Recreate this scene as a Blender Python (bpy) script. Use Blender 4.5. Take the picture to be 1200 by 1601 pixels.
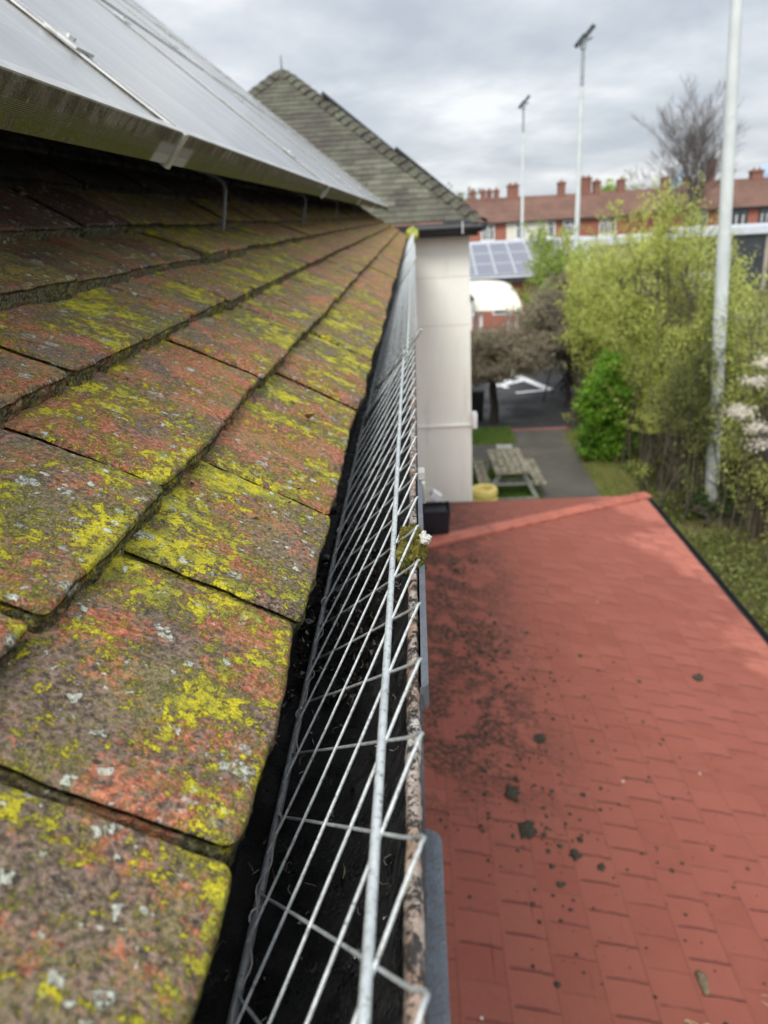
import bpy, math, random
import numpy as np
from mathutils import Vector, Matrix
random.seed(7); rng = np.random.default_rng(11)
for o in list(bpy.data.objects): bpy.data.objects.remove(o)
S = bpy.context.scene
COL = S.collection
H = 6.2                      # camera height above the ground; near-field heights are measured from it
PI = math.pi
def R(a): return math.radians(a)

# ------------------------------------------------------------------ camera
cd = bpy.data.cameras.new('camera'); cam = bpy.data.objects.new('camera', cd); COL.objects.link(cam)
def cam_rot():
    f = 1200.0
    A = Vector((45, 462.5, -f)); B = A + Vector((100, 100*math.tan(R(3.2)), 0))
    n = B.cross(A).normalized()
    if n.y < 0: n = -n
    Y = A.normalized(); X = Y.cross(n)
    return Matrix((X, Y, n))
cam.matrix_world = Matrix.Translation((0, 0, H)) @ cam_rot().to_4x4()
cd.sensor_fit = 'HORIZONTAL'; cd.sensor_width = 36; cd.lens = 36
cd.clip_start = 0.02; cd.clip_end = 6000
cd.dof.use_dof = True; cd.dof.focus_distance = 0.46; cd.dof.aperture_fstop = 15
S.camera = cam
S.view_settings.view_transform = 'Standard'; S.view_settings.look = 'None'
S.view_settings.exposure = 0.8; S.view_settings.gamma = 1

# ------------------------------------------------------------------ world
W = bpy.data.worlds.new('World'); S.world = W; W.use_nodes = True
nt = W.node_tree; nt.nodes.clear()
SUN_EL, SUN_AZ = R(48), R(200)      # azimuth clockwise from +Y: behind the camera, a little to the left
def N(nt, t, **k):
    n = nt.nodes.new(t)
    for a, b in k.items():
        if a == 'inp':
            for i, v in b.items(): n.inputs[i].default_value = v
        else: setattr(n, a, b)
    return n
sky = N(nt, 'ShaderNodeTexSky', sky_type='NISHITA', sun_disc=False, sun_elevation=SUN_EL, sun_rotation=SUN_AZ)
tc = N(nt, 'ShaderNodeTexCoord')
sep = N(nt, 'ShaderNodeSeparateXYZ'); nt.links.new(tc.outputs['Generated'], sep.inputs[0])
zc = N(nt, 'ShaderNodeMath', operation='MAXIMUM', inp={1: 0.0}); nt.links.new(sep.outputs[2], zc.inputs[0])
za = N(nt, 'ShaderNodeMath', operation='ADD', inp={1: 0.16}); nt.links.new(zc.outputs[0], za.inputs[0])
dx = N(nt, 'ShaderNodeMath', operation='DIVIDE'); nt.links.new(sep.outputs[0], dx.inputs[0]); nt.links.new(za.outputs[0], dx.inputs[1])
dy = N(nt, 'ShaderNodeMath', operation='DIVIDE'); nt.links.new(sep.outputs[1], dy.inputs[0]); nt.links.new(za.outputs[0], dy.inputs[1])
cb = N(nt, 'ShaderNodeCombineXYZ'); nt.links.new(dx.outputs[0], cb.inputs[0]); nt.links.new(dy.outputs[0], cb.inputs[1])
mp = N(nt, 'ShaderNodeMapping'); mp.inputs['Scale'].default_value = (0.9, 0.75, 1); mp.inputs['Rotation'].default_value = (0, 0, R(-25)); mp.inputs['Location'].default_value = (3.1, 1.7, 0)
nt.links.new(cb.outputs[0], mp.inputs[0])
n1 = N(nt, 'ShaderNodeTexNoise', inp={'Scale': 1.6, 'Detail': 8, 'Roughness': 0.55, 'Distortion': 0.15}); nt.links.new(mp.outputs[0], n1.inputs[0])
cr = N(nt, 'ShaderNodeValToRGB'); nt.links.new(n1.outputs[0], cr.inputs[0])
e = cr.color_ramp.elements
e[0].position = 0.33; e[0].color = (3.25, 3.5, 3.95, 1)
e[1].position = 0.66; e[1].color = (5.9, 6.0, 6.15, 1)
m = e.new(0.46); m.color = (3.95, 4.2, 4.55, 1)
m = e.new(0.55); m.color = (4.6, 4.8, 5.1, 1)
# thinner, brighter cloud on the sun's side of the sky
sd = Vector((math.sin(SUN_AZ)*math.cos(SUN_EL), math.cos(SUN_AZ)*math.cos(SUN_EL), math.sin(SUN_EL)))
dt = N(nt, 'ShaderNodeVectorMath', operation='DOT_PRODUCT'); nt.links.new(tc.outputs['Generated'], dt.inputs[0]); dt.inputs[1].default_value = sd
mr = N(nt, 'ShaderNodeMapRange', inp={1: 0.25, 2: 1.0, 3: 1.0, 4: 2.9}); nt.links.new(dt.outputs['Value'], mr.inputs[0])
vm = N(nt, 'ShaderNodeVectorMath', operation='SCALE'); nt.links.new(cr.outputs[0], vm.inputs[0]); nt.links.new(mr.outputs[0], vm.inputs['Scale'])
mx = N(nt, 'ShaderNodeMixRGB', inp={0: 0.93}); nt.links.new(sky.outputs[0], mx.inputs[1]); nt.links.new(vm.outputs[0], mx.inputs[2])
bg = N(nt, 'ShaderNodeBackground', inp={'Strength': 0.095}); nt.links.new(mx.outputs[0], bg.inputs[0])
wo = N(nt, 'ShaderNodeOutputWorld'); nt.links.new(bg.outputs[0], wo.inputs[0])
sl = bpy.data.lights.new('sun', 'SUN'); sl.energy = 1.5; sl.angle = R(22); sl.color = (1.0, 0.965, 0.91)
so = bpy.data.objects.new('sun', sl); COL.objects.link(so)
so.rotation_euler = (-sd).to_track_quat('-Z', 'Y').to_euler(); so.location = (0, -5, 20)

# ------------------------------------------------------------------ helpers
class MB:
    def __init__(s): s.v = []; s.f = []; s.mi = []; s.cur = 0
    def add(s, V, F):
        b = len(s.v); s.v.extend([tuple(map(float, p)) for p in V]); s.f.extend([tuple(i+b for i in f) for f in F]); s.mi.extend([s.cur]*len(F)); return s
    def box(s, x0, x1, y0, y1, z0, z1, M=None):
        V = [(x, y, z) for x in (x0, x1) for y in (y0, y1) for z in (z0, z1)]
        if M is not None: V = [tuple(M @ Vector(p)) for p in V]
        return s.add(V, [(0,1,3,2), (4,6,7,5), (0,4,5,1), (2,3,7,6), (0,2,6,4), (1,5,7,3)])
    def tube(s, pts, r, n=8, cap=True):
        P = [Vector(p) for p in pts]; k = len(P)
        rr = r if isinstance(r, (list, tuple)) else [r]*k
        V = []; F = []; up = None
        for i in range(k):
            t = (P[min(i+1, k-1)] - P[max(i-1, 0)])
            if t.length < 1e-9: t = Vector((0, 0, 1))
            t.normalize()
            if up is None:
                up = Vector((0, 0, 1)) if abs(t.z) < .9 else Vector((1, 0, 0))
            a = t.cross(up)
            if a.length < 1e-6: a = t.orthogonal()
            a.normalize(); b = t.cross(a).normalized(); up = a.cross(t)
            for j in range(n):
                q = 2*PI*j/n; V.append(P[i] + (a*math.cos(q) + b*math.sin(q))*rr[i])
        for i in range(k-1):
            for j in range(n):
                F.append((i*n+j, i*n+(j+1) % n, (i+1)*n+(j+1) % n, (i+1)*n+j))
        if cap: F.append(tuple(range(n-1, -1, -1))); F.append(tuple((k-1)*n+j for j in range(n)))
        return s.add(V, F)
    def lathe(s, prof, c, n=32, axis='z'):
        V = []; F = []; k = len(prof)
        for (r, z) in prof:
            for j in range(n):
                q = 2*PI*j/n
                p = (r*math.cos(q), r*math.sin(q), z)
                if axis == 'x': p = (z, r*math.cos(q), r*math.sin(q))
                V.append((c[0]+p[0], c[1]+p[1], c[2]+p[2]))
        for i in range(k-1):
            for j in range(n): F.append((i*n+j, i*n+(j+1) % n, (i+1)*n+(j+1) % n, (i+1)*n+j))
        return s.add(V, F)
    def prism(s, poly, y0, y1, axis='y'):          # poly in (x,z) swept along y, or (y,z) along x, or (x,y) along z
        n = len(poly)
        def P(a, b, t): return (a, t, b) if axis == 'y' else ((t, a, b) if axis == 'x' else (a, b, t))
        V = [P(a, b, y0) for a, b in poly] + [P(a, b, y1) for a, b in poly]
        F = [tuple(range(n)), tuple(range(2*n-1, n-1, -1))] + [(i, n+i, n+(i+1) % n, (i+1) % n) for i in range(n)]
        return s.add(V, F)
    def build(s, name, mat, parent=None, smooth=False, bevel=0, M=None):
        me = bpy.data.meshes.new(name); me.from_pydata(s.v, [], s.f)
        mats = mat if isinstance(mat, (list, tuple)) else [mat]
        for m_ in mats: me.materials.append(m_)
        if len(mats) > 1: me.polygons.foreach_set('material_index', s.mi)
        me.validate()
        import bmesh
        bm = bmesh.new(); bm.from_mesh(me); bmesh.ops.recalc_face_normals(bm, faces=bm.faces); bm.to_mesh(me); bm.free()
        if smooth: me.polygons.foreach_set('use_smooth', [True]*len(me.polygons)); me.set_sharp_from_angle(angle=R(50))
        o = bpy.data.objects.new(name, me); COL.objects.link(o)
        if M is not None: o.matrix_world = M
        if parent is not None: o.parent = parent
        if bevel:
            b = o.modifiers.new('bevel', 'BEVEL'); b.width = bevel; b.segments = 2; b.limit_method = 'ANGLE'
        return o
def tag(o, label=None, cat=None, group=None, kind=None):
    if label: o['label'] = label
    if cat: o['category'] = cat
    if group: o['group'] = group
    if kind: o['kind'] = kind
    return o
def thing(name, label, cat, loc=(0, 0, 0), rz=0, group=None):
    o = bpy.data.objects.new(name, None); COL.objects.link(o); o.empty_display_size = .1
    o.location = loc; o.rotation_euler = (0, 0, rz)
    return tag(o, label, cat, group)
def struct(o): o['kind'] = 'structure'; return o
def copy_tree(o, parent=None):
    c = o.copy(); COL.objects.link(c)
    if parent is not None: c.parent = parent
    for ch in [q for q in bpy.data.objects if q.parent == o]: copy_tree(ch, c)
    return c
_tab = rng.random((32, 32, 32))
def vnoise(p, scale, off=0.0):
    q = np.asarray(p, float)*scale + off + 100.0
    i = np.floor(q).astype(int); f = q-i; f = f*f*(3-2*f)
    def T(a, b, c): return _tab[(i[:, 0]+a) % 32, (i[:, 1]+b) % 32, (i[:, 2]+c) % 32]
    x, y, z = f[:, 0], f[:, 1], f[:, 2]
    r = 0
    for a in (0, 1):
        for b in (0, 1):
            for c in (0, 1):
                r = r + T(a, b, c)*(x if a else 1-x)*(y if b else 1-y)*(z if c else 1-z)
    return r*2-1
def np_mesh(name, V, Q, mat, parent=None, smooth=True, attrs=None, tri=False):
    me = bpy.data.meshes.new(name); n = 3 if tri else 4
    V = np.asarray(V, np.float32); Q = np.asarray(Q, np.int32)
    me.vertices.add(len(V)); me.vertices.foreach_set('co', V.ravel())
    me.loops.add(len(Q)*n); me.loops.foreach_set('vertex_index', Q.ravel())
    me.polygons.add(len(Q)); me.polygons.foreach_set('loop_start', np.arange(len(Q), dtype=np.int32)*n)
    me.polygons.foreach_set('loop_total', np.full(len(Q), n, np.int32))
    me.polygons.foreach_set('use_smooth', np.full(len(Q), smooth))
    for m_ in (mat if isinstance(mat, list) else [mat]): me.materials.append(m_)
    for k, a in (attrs or {}).items():
        at = me.attributes.new(k, 'FLOAT', 'POINT'); at.data.foreach_set('value', np.asarray(a, np.float32))
    me.update(calc_edges=True)
    o = bpy.data.objects.new(name, me); COL.objects.link(o)
    if parent is not None: o.parent = parent
    return o

# ------------------------------------------------------------------ materials
class NB:
    def __init__(s, name):
        s.m = bpy.data.materials.new(name); s.m.use_nodes = True; s.t = s.m.node_tree
        s.b = s.t.nodes['Principled BSDF']; s.o = s.t.nodes['Material Output']; s._co = None
    def n(s, t, **k): return N(s.t, t, **k)
    def l(s, a, b): s.t.links.new(a, b)
    def co(s):
        if s._co is None: s._co = s.n('ShaderNodeTexCoord').outputs['Object']
        return s._co
    def mapped(s, sc=(1, 1, 1), rot=(0, 0, 0), loc=(0, 0, 0)):
        m = s.n('ShaderNodeMapping'); m.inputs['Scale'].default_value = sc; m.inputs['Rotation'].default_value = rot; m.inputs['Location'].default_value = loc
        s.l(s.co(), m.inputs[0]); return m.outputs[0]
    def noise(s, scale, detail=3, rough=.5, dist=0, vec=None, color=False):
        q = s.n('ShaderNodeTexNoise', inp={'Scale': scale, 'Detail': detail, 'Roughness': rough, 'Distortion': dist}); s.l(vec or s.co(), q.inputs['Vector'])
        return q.outputs[1 if color else 0]
    def vor(s, scale, vec=None, feat='F1', rand=1.0):
        q = s.n('ShaderNodeTexVoronoi', feature=feat, inp={'Scale': scale, 'Randomness': rand}); s.l(vec or s.co(), q.inputs['Vector']); return q
    def ramp(s, x, lo, hi, a=0, b=1):
        q = s.n('ShaderNodeMapRange', interpolation_type='SMOOTHSTEP', inp={1: lo, 2: hi, 3: a, 4: b}); s.l(x, q.inputs[0]); return q.outputs[0]
    def mth(s, op, a, b=None):
        q = s.n('ShaderNodeMath', operation=op)
        for i, v in enumerate((a, b)):
            if v is None: continue
            if isinstance(v, (int, float)): q.inputs[i].default_value = v
            else: s.l(v, q.inputs[i])
        return q.outputs[0]
    def mix(s, f, a, b, bt='MIX'):
        q = s.n('ShaderNodeMixRGB', blend_type=bt)
        for i, v in ((0, f), (1, a), (2, b)):
            if isinstance(v, (int, float)): q.inputs[i].default_value = v
            elif isinstance(v, (tuple, list)): q.inputs[i].default_value = (*v[:3], 1)
            else: s.l(v, q.inputs[i])
        return q.outputs[0]
    def attr(s, name): return s.n('ShaderNodeAttribute', attribute_name=name).outputs['Fac']
    def bump(s, h, dist, strength=1.0, prev=None):
        q = s.n('ShaderNodeBump', inp={'Strength': strength, 'Distance': dist}); s.l(h, q.inputs['Height'])
        if prev is not None: s.l(prev, q.inputs['Normal'])
        return q.outputs[0]
    def fin(s, col=None, rough=.7, nor=None, metal=0, spec=.5, trans=0):
        b = s.b
        if col is not None:
            if isinstance(col, (tuple, list)): b.inputs['Base Color'].default_value = (*col[:3], 1)
            else: s.l(col, b.inputs['Base Color'])
        if isinstance(rough, (int, float)): b.inputs['Roughness'].default_value = rough
        else: s.l(rough, b.inputs['Roughness'])
        b.inputs['Metallic'].default_value = metal
        b.inputs['Specular IOR Level'].default_value = spec
        if nor is not None: s.l(nor, b.inputs['Normal'])
        if trans:
            tr = s.n('ShaderNodeBsdfTranslucent'); ms = s.n('ShaderNodeMixShader', inp={0: trans})
            if isinstance(col, (tuple, list)): tr.inputs[0].default_value = (*col[:3], 1)
            else: s.l(col, tr.inputs[0])
            s.l(b.outputs[0], ms.inputs[1]); s.l(tr.outputs[0], ms.inputs[2]); s.l(ms.outputs[0], s.o.inputs[0])
        return s.m
def simple(name, col, rough=.6, var=.25, scale=8, metal=0, spec=.5, bump=0.0, bscale=60, dirt=None):
    k = NB(name)
    n_ = k.noise(scale, 5, .6)
    c = k.mix(k.ramp(n_, .3, .7), tuple(x*(1-var) for x in col), tuple(min(1, x*(1+var*.7)) for x in col))
    if dirt: c = k.mix(k.ramp(k.noise(scale*.6, 6, .7, .4), .52, .7), c, dirt)
    nor = k.bump(k.noise(bscale, 4, .6), bump) if bump else None
    return k.fin(c, rough, nor, metal, spec)

def tile_material(name, lichen=1.0):
    k = NB(name)
    rnd = k.attr('rnd'); tail = k.attr('tail'); gap_shade = k.attr('gap_shade')
    big = k.noise(9, 3, .55); med = k.noise(34, 5, .65, .3); fin = k.noise(330, 4, .7); gr = k.noise(900, 2, .7)
    clay = k.mix(k.ramp(fin, .32, .68), (.040, .030, .025), (.33, .235, .17))
    clay = k.mix(k.mth('MULTIPLY', k.ramp(rnd, .1, .9), .25), clay, (.19, .135, .10))
    red = k.mix(k.ramp(fin, .35, .65), (.25, .075, .035), (.68, .235, .125))
    gA = k.mth('MULTIPLY', k.mth('SUBTRACT', k.noise(190, 6, .85), .5), 1.15); gB = k.mth('MULTIPLY', k.mth('SUBTRACT', k.noise(170, 6, .88, 0, k.mapped(loc=(5, 9, 2))), .5), 1.55)
    gC = k.mth('MULTIPLY', k.mth('SUBTRACT', k.noise(240, 6, .85, 0, k.mapped(loc=(1, 3, 8))), .5), 1.3)
    rmask = k.ramp(k.mth('ADD', k.mth('ADD', k.noise(19, 4, .6, .4), k.mth('MULTIPLY', k.mth('SUBTRACT', rnd, .5), .14)), gA), .475, .575)
    c = k.mix(k.mth('MULTIPLY', rmask, .9), clay, red)
    c = k.mix(k.mth('MULTIPLY', gap_shade, .8), c, k.mix(k.ramp(fin, .35, .7), (.024, .012, .009), (.085, .030, .021)))  # shade beneath the panels is put into the tile colour
    # grey green crust
    om = k.ramp(k.mth('ADD', k.noise(22, 4, .65, .4, k.mapped(loc=(3, 1, 2))), gC), .46, .58)
    c = k.mix(k.mth('MULTIPLY', k.mth('MULTIPLY', om, .45), k.ramp(gap_shade, 1.0, .6)), c, k.mix(k.ramp(gr, .4, .6), (.13, .125, .035), (.36, .34, .09)))
    # yellow lichen, broken into crumbs
    yl = k.mth('ADD', k.mth('ADD', k.noise(14, 4, .6, .3, k.mapped(loc=(7, 4, 1))), k.mth('MULTIPLY', k.mth('SUBTRACT', k.noise(55, 3, .6), .5), .5)), gB)
    ymask = k.ramp(k.mth('ADD', yl, k.mth('MULTIPLY', k.mth('SUBTRACT', rnd, .5), -.13)), .515, .575)
    ymask = k.mth('MULTIPLY', k.mth('MULTIPLY', ymask, lichen), k.ramp(gap_shade, .75, .25))
    ycol = k.mix(k.ramp(k.noise(60, 3, .6), .35, .62), (.30, .29, .045), (.78, .67, .02))
    ycol = k.mix(k.ramp(gr, .35, .7), k.mix(.5, ycol, (.10, .10, .03)), ycol)
    c = k.mix(ymask, c, ycol)
    # pale round lichens
    wv = k.n('ShaderNodeVectorMath', operation='ADD')
    wn = k.noise(150, 3, .6, color=True); ws = k.n('ShaderNodeVectorMath', operation='SCALE', inp={'Scale': .012}); k.l(wn, ws.inputs[0]); k.l(k.co(), wv.inputs[0]); k.l(ws.outputs[0], wv.inputs[1])
    def spots(scale, thr, r0):
        v = k.vor(scale, wv.outputs[0]); sepc = k.n('ShaderNodeSeparateColor'); k.l(v.outputs['Color'], sepc.inputs[0])
        rad = k.mth('MULTIPLY', k.ramp(sepc.outputs[0], thr, 1.0), r0)
        return k.ramp(k.mth('SUBTRACT', v.outputs['Distance'], rad), .0, -.06)
    s1 = k.mth('MULTIPLY', spots(60, .58, .38), k.ramp(k.noise(420, 3, .7), .38, .55)); s2 = k.mth('MULTIPLY', spots(135, .62, .38), .9); s3 = k.mth('MULTIPLY', spots(230, .76, .36), .75)
    sm = k.mth('MAXIMUM', s1, k.mth('MAXIMUM', s2, s3)); sm = k.mth('MULTIPLY', sm, k.ramp(k.mth('ADD', k.noise(10, 2), k.mth('MULTIPLY', tail, .2)), .34, .50))
    c = k.mix(sm, c, k.mix(k.ramp(fin, .3, .7), (.42, .44, .33), (.74, .75, .65)))
    # mossy tails and dark pits
    tm = k.mth('MULTIPLY', tail, k.ramp(k.noise(150, 4, .75), .30, .55))
    c = k.mix(k.mth('MULTIPLY', tm, .92), c, k.mix(k.ramp(fin, .42, .64), (.016, .016, .010), (.22, .22, .11)))
    c = k.mix(k.mth('MULTIPLY', k.ramp(k.noise(620, 3, .75), .56, .66), .7), c, (.03, .026, .02))
    c = k.mix(k.ramp(gap_shade, .98, 1.25, 0, .93), c, (.010, .006, .0045))  # courses deep in the panel gap painted near black as shade
    h = k.mth('ADD', k.mth('ADD', k.mth('MULTIPLY', fin, .55), k.mth('MULTIPLY', gr, .35)), k.mth('ADD', k.mth('MULTIPLY', ymask, .55), k.mth('MULTIPLY', sm, .5)))
    nor = k.bump(h, .003, 1.0); nor = k.bump(med, .004, .35, nor)
    return k.fin(c, k.ramp(k.noise(40, 3), .3, .7, .62, .9), nor, 0, .3)
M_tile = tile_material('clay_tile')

def far_tile_material():
    k = NB('mossy_tile')
    sx = k.n('ShaderNodeSeparateXYZ'); k.l(k.co(), sx.inputs[0])
    rnd = k.attr('rnd')
    c = k.mix(k.ramp(rnd, 0, 1), (.065, .060, .047), (.16, .15, .118))
    damp = k.ramp(k.noise(.55, 4, .6, .4, k.mapped(loc=(.8, 0, .4))), .42, .52)
    c = k.mix(k.mth('MULTIPLY', damp, .7), c, (.075, .066, .055))
    moss = k.mth('MULTIPLY', k.ramp(k.noise(3.0, 6, .75, .4), .40, .62), k.ramp(k.noise(60, 4, .7), .35, .6))
    c = k.mix(k.mth('MULTIPLY', moss, .7), c, (.155, .17, .105))
    c = k.mix(k.ramp(k.noise(24, 5, .75), .58, .72), c, (.30, .32, .25))
    return k.fin(c, .85, k.bump(k.noise(90, 4, .7), .006), 0, .3)
M_fartile = far_tile_material()

def red_roof_material(swap=False):
    k = NB('red_shingle' + ('_end' if swap else ''))
    sx = k.n('ShaderNodeSeparateXYZ'); k.l(k.co(), sx.inputs[0])
    X, Y = (sx.outputs[1], sx.outputs[0]) if swap else (sx.outputs[0], sx.outputs[1])
    wob = k.mth('MULTIPLY', k.mth('SUBTRACT', k.noise(1.2, 2), .5), .012)
    X = k.mth('ADD', X, wob); Y = k.mth('ADD', Y, wob)
    row = k.mth('DIVIDE', X, .205); rf = k.mth('FLOOR', row)
    wn = k.n('ShaderNodeTexWhiteNoise', noise_dimensions='1D'); k.l(rf, wn.inputs['W'])
    yy = k.mth('ADD', k.mth('DIVIDE', Y, .170), k.mth('ADD', k.mth('MULTIPLY', rf, .5), k.mth('MULTIPLY', wn.outputs[0], .35)))
    yf = k.mth('FRACT', yy)
    joint = k.ramp(k.mth('ABSOLUTE', k.mth('SUBTRACT', yf, .5)), .435, .475)
    xf = k.mth('FRACT', row)
    cut = k.ramp(k.noise(5, 2, .5), .40, .60)
    w3 = k.n('ShaderNodeTexWhiteNoise', noise_dimensions='2D'); cv3 = k.n('ShaderNodeCombineXYZ'); k.l(rf, cv3.inputs[0]); k.l(k.mth('FLOOR', k.mth('ADD', yy, .5)), cv3.inputs[1]); k.l(cv3.outputs[0], w3.inputs['Vector'])
    joint = k.mth('MULTIPLY', joint, k.mth('MULTIPLY', k.ramp(w3.outputs[0], .15, .9, .25, 1), k.mth('MULTIPLY', k.ramp(xf, .02, .16), k.ramp(k.noise(9, 3, .6), .3, .5, .4, 1))))
    step_shadow = k.mth('MULTIPLY', k.ramp(k.mth('ABSOLUTE', k.mth('SUBTRACT', xf, .5)), .47, .495), k.ramp(k.noise(1.6, 3, .6), .36, .60, .12, 1))  # shadow of each course step, painted as a dark line
    w2 = k.n('ShaderNodeTexWhiteNoise', noise_dimensions='2D'); cv = k.n('ShaderNodeCombineXYZ'); k.l(rf, cv.inputs[0]); k.l(k.mth('FLOOR', yy), cv.inputs[1]); k.l(cv.outputs[0], w2.inputs['Vector'])
    c = k.mix(w2.outputs[0], (.325, .103, .072), (.43, .148, .106))
    c = k.mix(k.mth('MULTIPLY', k.ramp(k.noise(4, 5, .65), .3, .7), .5), c, (.50, .180, .125))
    # damp stain along the wall side and lower foot, brown and darker
    sz = k.n('ShaderNodeSeparateXYZ'); k.l(k.co(), sz.inputs[0])
    wet = k.mth('ADD', k.mth('MULTIPLY', k.noise(1.1, 4, .55, .3), 1.0), k.mth('ADD', k.mth('MULTIPLY', sz.outputs[0], -.30), k.mth('MULTIPLY', sz.outputs[1], -.055)))
    wetm = k.ramp(wet, -.13, .02)
    c = k.mix(k.mth('MULTIPLY', wetm, .60), c, (.185, .050, .032))
    # moss and grit in the joints beside the wall
    nearw = k.ramp(k.mth('ADD', sz.outputs[0], k.mth('MULTIPLY', k.noise(1.5, 3), .5)), .05, -.85)
    nearw = k.mth('MULTIPLY', nearw, k.ramp(k.mth('ADD', sz.outputs[1], k.mth('MULTIPLY', k.noise(1.1, 3), .8)), -1.3, -.1, .12, 1))
    grit = k.mth('MULTIPLY', nearw, k.mth('MULTIPLY', k.ramp(k.noise(4.0, 5, .7), .44, .52), k.ramp(k.noise(34, 5, .8), .40, .54)))
    c = k.mix(k.mth('MULTIPLY', grit, .92), c, (.030, .024, .015))
    c = k.mix(k.mth('MULTIPLY', k.mth('MAXIMUM', joint, k.mth('MULTIPLY', step_shadow, .7)), .62), c, (.10, .034, .027))
    c = k.mix(k.mth('MULTIPLY', k.ramp(k.noise(38, 3, .7), .68, .76), .5), c, (.10, .05, .04))
    v = k.vor(5); sc = k.n('ShaderNodeSeparateColor'); k.l(v.outputs['Color'], sc.inputs[0])
    spk = k.ramp(k.mth('SUBTRACT', v.outputs['Distance'], k.mth('MULTIPLY', k.ramp(sc.outputs[1], .7, 1), .06)), .0, -.012)
    c = k.mix(spk, c, (.55, .47, .42))
    h = k.mth('SUBTRACT', k.mth('MULTIPLY', k.noise(380, 3, .7), .25), joint)
    return k.fin(c, k.ramp(wetm, 0, 1, .8, .68), k.bump(h, .006), 0, .2)
M_red = red_roof_material(); M_red2 = red_roof_material(True)
M_redcap = simple('red_cap', (.42, .120, .075), .6, .2, 5, bump=.002, bscale=200, dirt=(.16, .06, .05))

def algae_alu():
    k = NB('algae_aluminium')
    sx = k.n('ShaderNodeSeparateXYZ'); k.l(k.co(), sx.inputs[0])        # z: normal, runs 0 (top) to -.04
    z = sx.outputs[2]
    st = k.mapped(sc=(34, 34, 15))
    base = k.mix(k.ramp(k.noise(6, 4, .6), .3, .7), (.15, .14, .11), (.26, .24, .20))
    br = k.ramp(k.noise(1.3, 6, .8, .5, st), .36, .60)
    c = k.mix(k.mth('MULTIPLY', br, .9), base, k.mix(k.noise(90, 4, .7), (.022, .015, .008), (.10, .070, .038)))
    low = k.ramp(k.mth('ADD', z, k.mth('MULTIPLY', k.mth('SUBTRACT', k.noise(20, 4, .7), .5), .02)), -.010, -.020)
    ends = k.mth('MULTIPLY', k.ramp(k.mth('ADD', k.mth('ABSOLUTE', k.mth('SUBTRACT', sx.outputs[0], .816)), k.mth('MULTIPLY', k.noise(25, 4, .7), .03)), .765, .782), k.ramp(z, -.012, -.020))
    gm = k.mth('MULTIPLY', k.ramp(k.noise(1.0, 5, .7, .4, k.mapped(sc=(22, 22, 22))), .34, .50), k.mth('ADD', .08, k.mth('MULTIPLY', low, .92)))
    c = k.mix(k.mth('MULTIPLY', gm, .9), c, k.mix(k.noise(240, 3, .7), (.040, .050, .006), (.15, .155, .025)))
    fl = k.ramp(k.noise(150, 4, .8), .60, .68)
    c = k.mix(k.mth('MULTIPLY', fl, .6), c, (.40, .39, .30))
    gro = k.mth('MULTIPLY', k.ramp(k.mth('ABSOLUTE', k.mth('SUBTRACT', k.mth('FRACT', k.mth('MULTIPLY', z, 700.0)), .5)), .2, .45), k.mth('MULTIPLY', k.ramp(z, -.016, -.018), k.ramp(z, -.029, -.027)))
    c = k.mix(k.mth('MULTIPLY', gro, .55), c, (.30, .29, .17))
    h = k.mth('ADD', k.mth('MULTIPLY', gro, .6), k.noise(300, 4, .7))
    c = k.mix(ends, c, (.36, .345, .31))
    return k.fin(c, .62, k.bump(h, .0014), 0, .2)
M_algae = algae_alu()
M_alu = simple('aluminium', (.62, .62, .60), .42, .12, 20, metal=.6, dirt=(.42, .40, .34))
M_alu_far = simple('panel_frame_grey', (.58, .58, .60), .5, .1, 4, metal=.3)
def pv_glass(name, base, rough, dust):
    k = NB(name)
    sx = k.n('ShaderNodeSeparateXYZ'); k.l(k.co(), sx.inputs[0])
    d = .125
    def ln(a, w): return k.ramp(k.mth('ABSOLUTE', k.mth('SUBTRACT', k.mth('FRACT', k.mth('DIVIDE', a, d)), .5)), .5-w, .5-w*.4)
    g = k.mth('MAXIMUM', ln(sx.outputs[0], .022), ln(sx.outputs[1], .022))
    c = k.mix(k.mth('MULTIPLY', g, .5), base, (.32, .34, .38))
    du = k.mth('MULTIPLY', k.ramp(k.noise(1.6, 6, .65, .3, k.mapped(sc=(3, 1.0, 1))), .25, .80, .45, 1), dust)
    c = k.mix(du, c, (.47, .48, .47))
    r = k.mth('ADD', k.mth('MULTIPLY', k.noise(3, 4, .6), .12), rough)
    # dried rain streaks
    s_ = k.ramp(k.noise(1.0, 2, .4, 0, k.mapped(sc=(38, 3.2, 1))), .70, .78)
    c = k.mix(k.mth('MULTIPLY', s_, .6), c, (.7, .72, .72))
    return k.fin(c, r, None, 0, .6)
M_pv = pv_glass('panel_glass', (.11, .12, .13), .17, .85)
M_pv_far = pv_glass('panel_glass_far', (.09, .10, .15), .3, .35)
def galv(name, col, rough=.45):
    k = NB(name)
    c = k.mix(k.ramp(k.noise(120, 5, .7), .3, .7), tuple(x*.72 for x in col), col)
    c = k.mix(k.mth('MULTIPLY', k.ramp(k.noise(300, 5, .8), .53, .64), .75), c, (.12, .11, .085))
    return k.fin(c, rough, k.bump(k.noise(700, 3, .7), .0005), .35, .5)
M_wire = galv('galvanised_wire', (.60, .63, .62)); M_rod = galv('galvanised_rod', (.68, .73, .73), .5)
M_backrod = galv('wet_dull_steel', (.34, .35, .35), .3)
M_strap = galv('grey_bracket', (.17, .19, .215), .55)
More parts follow.
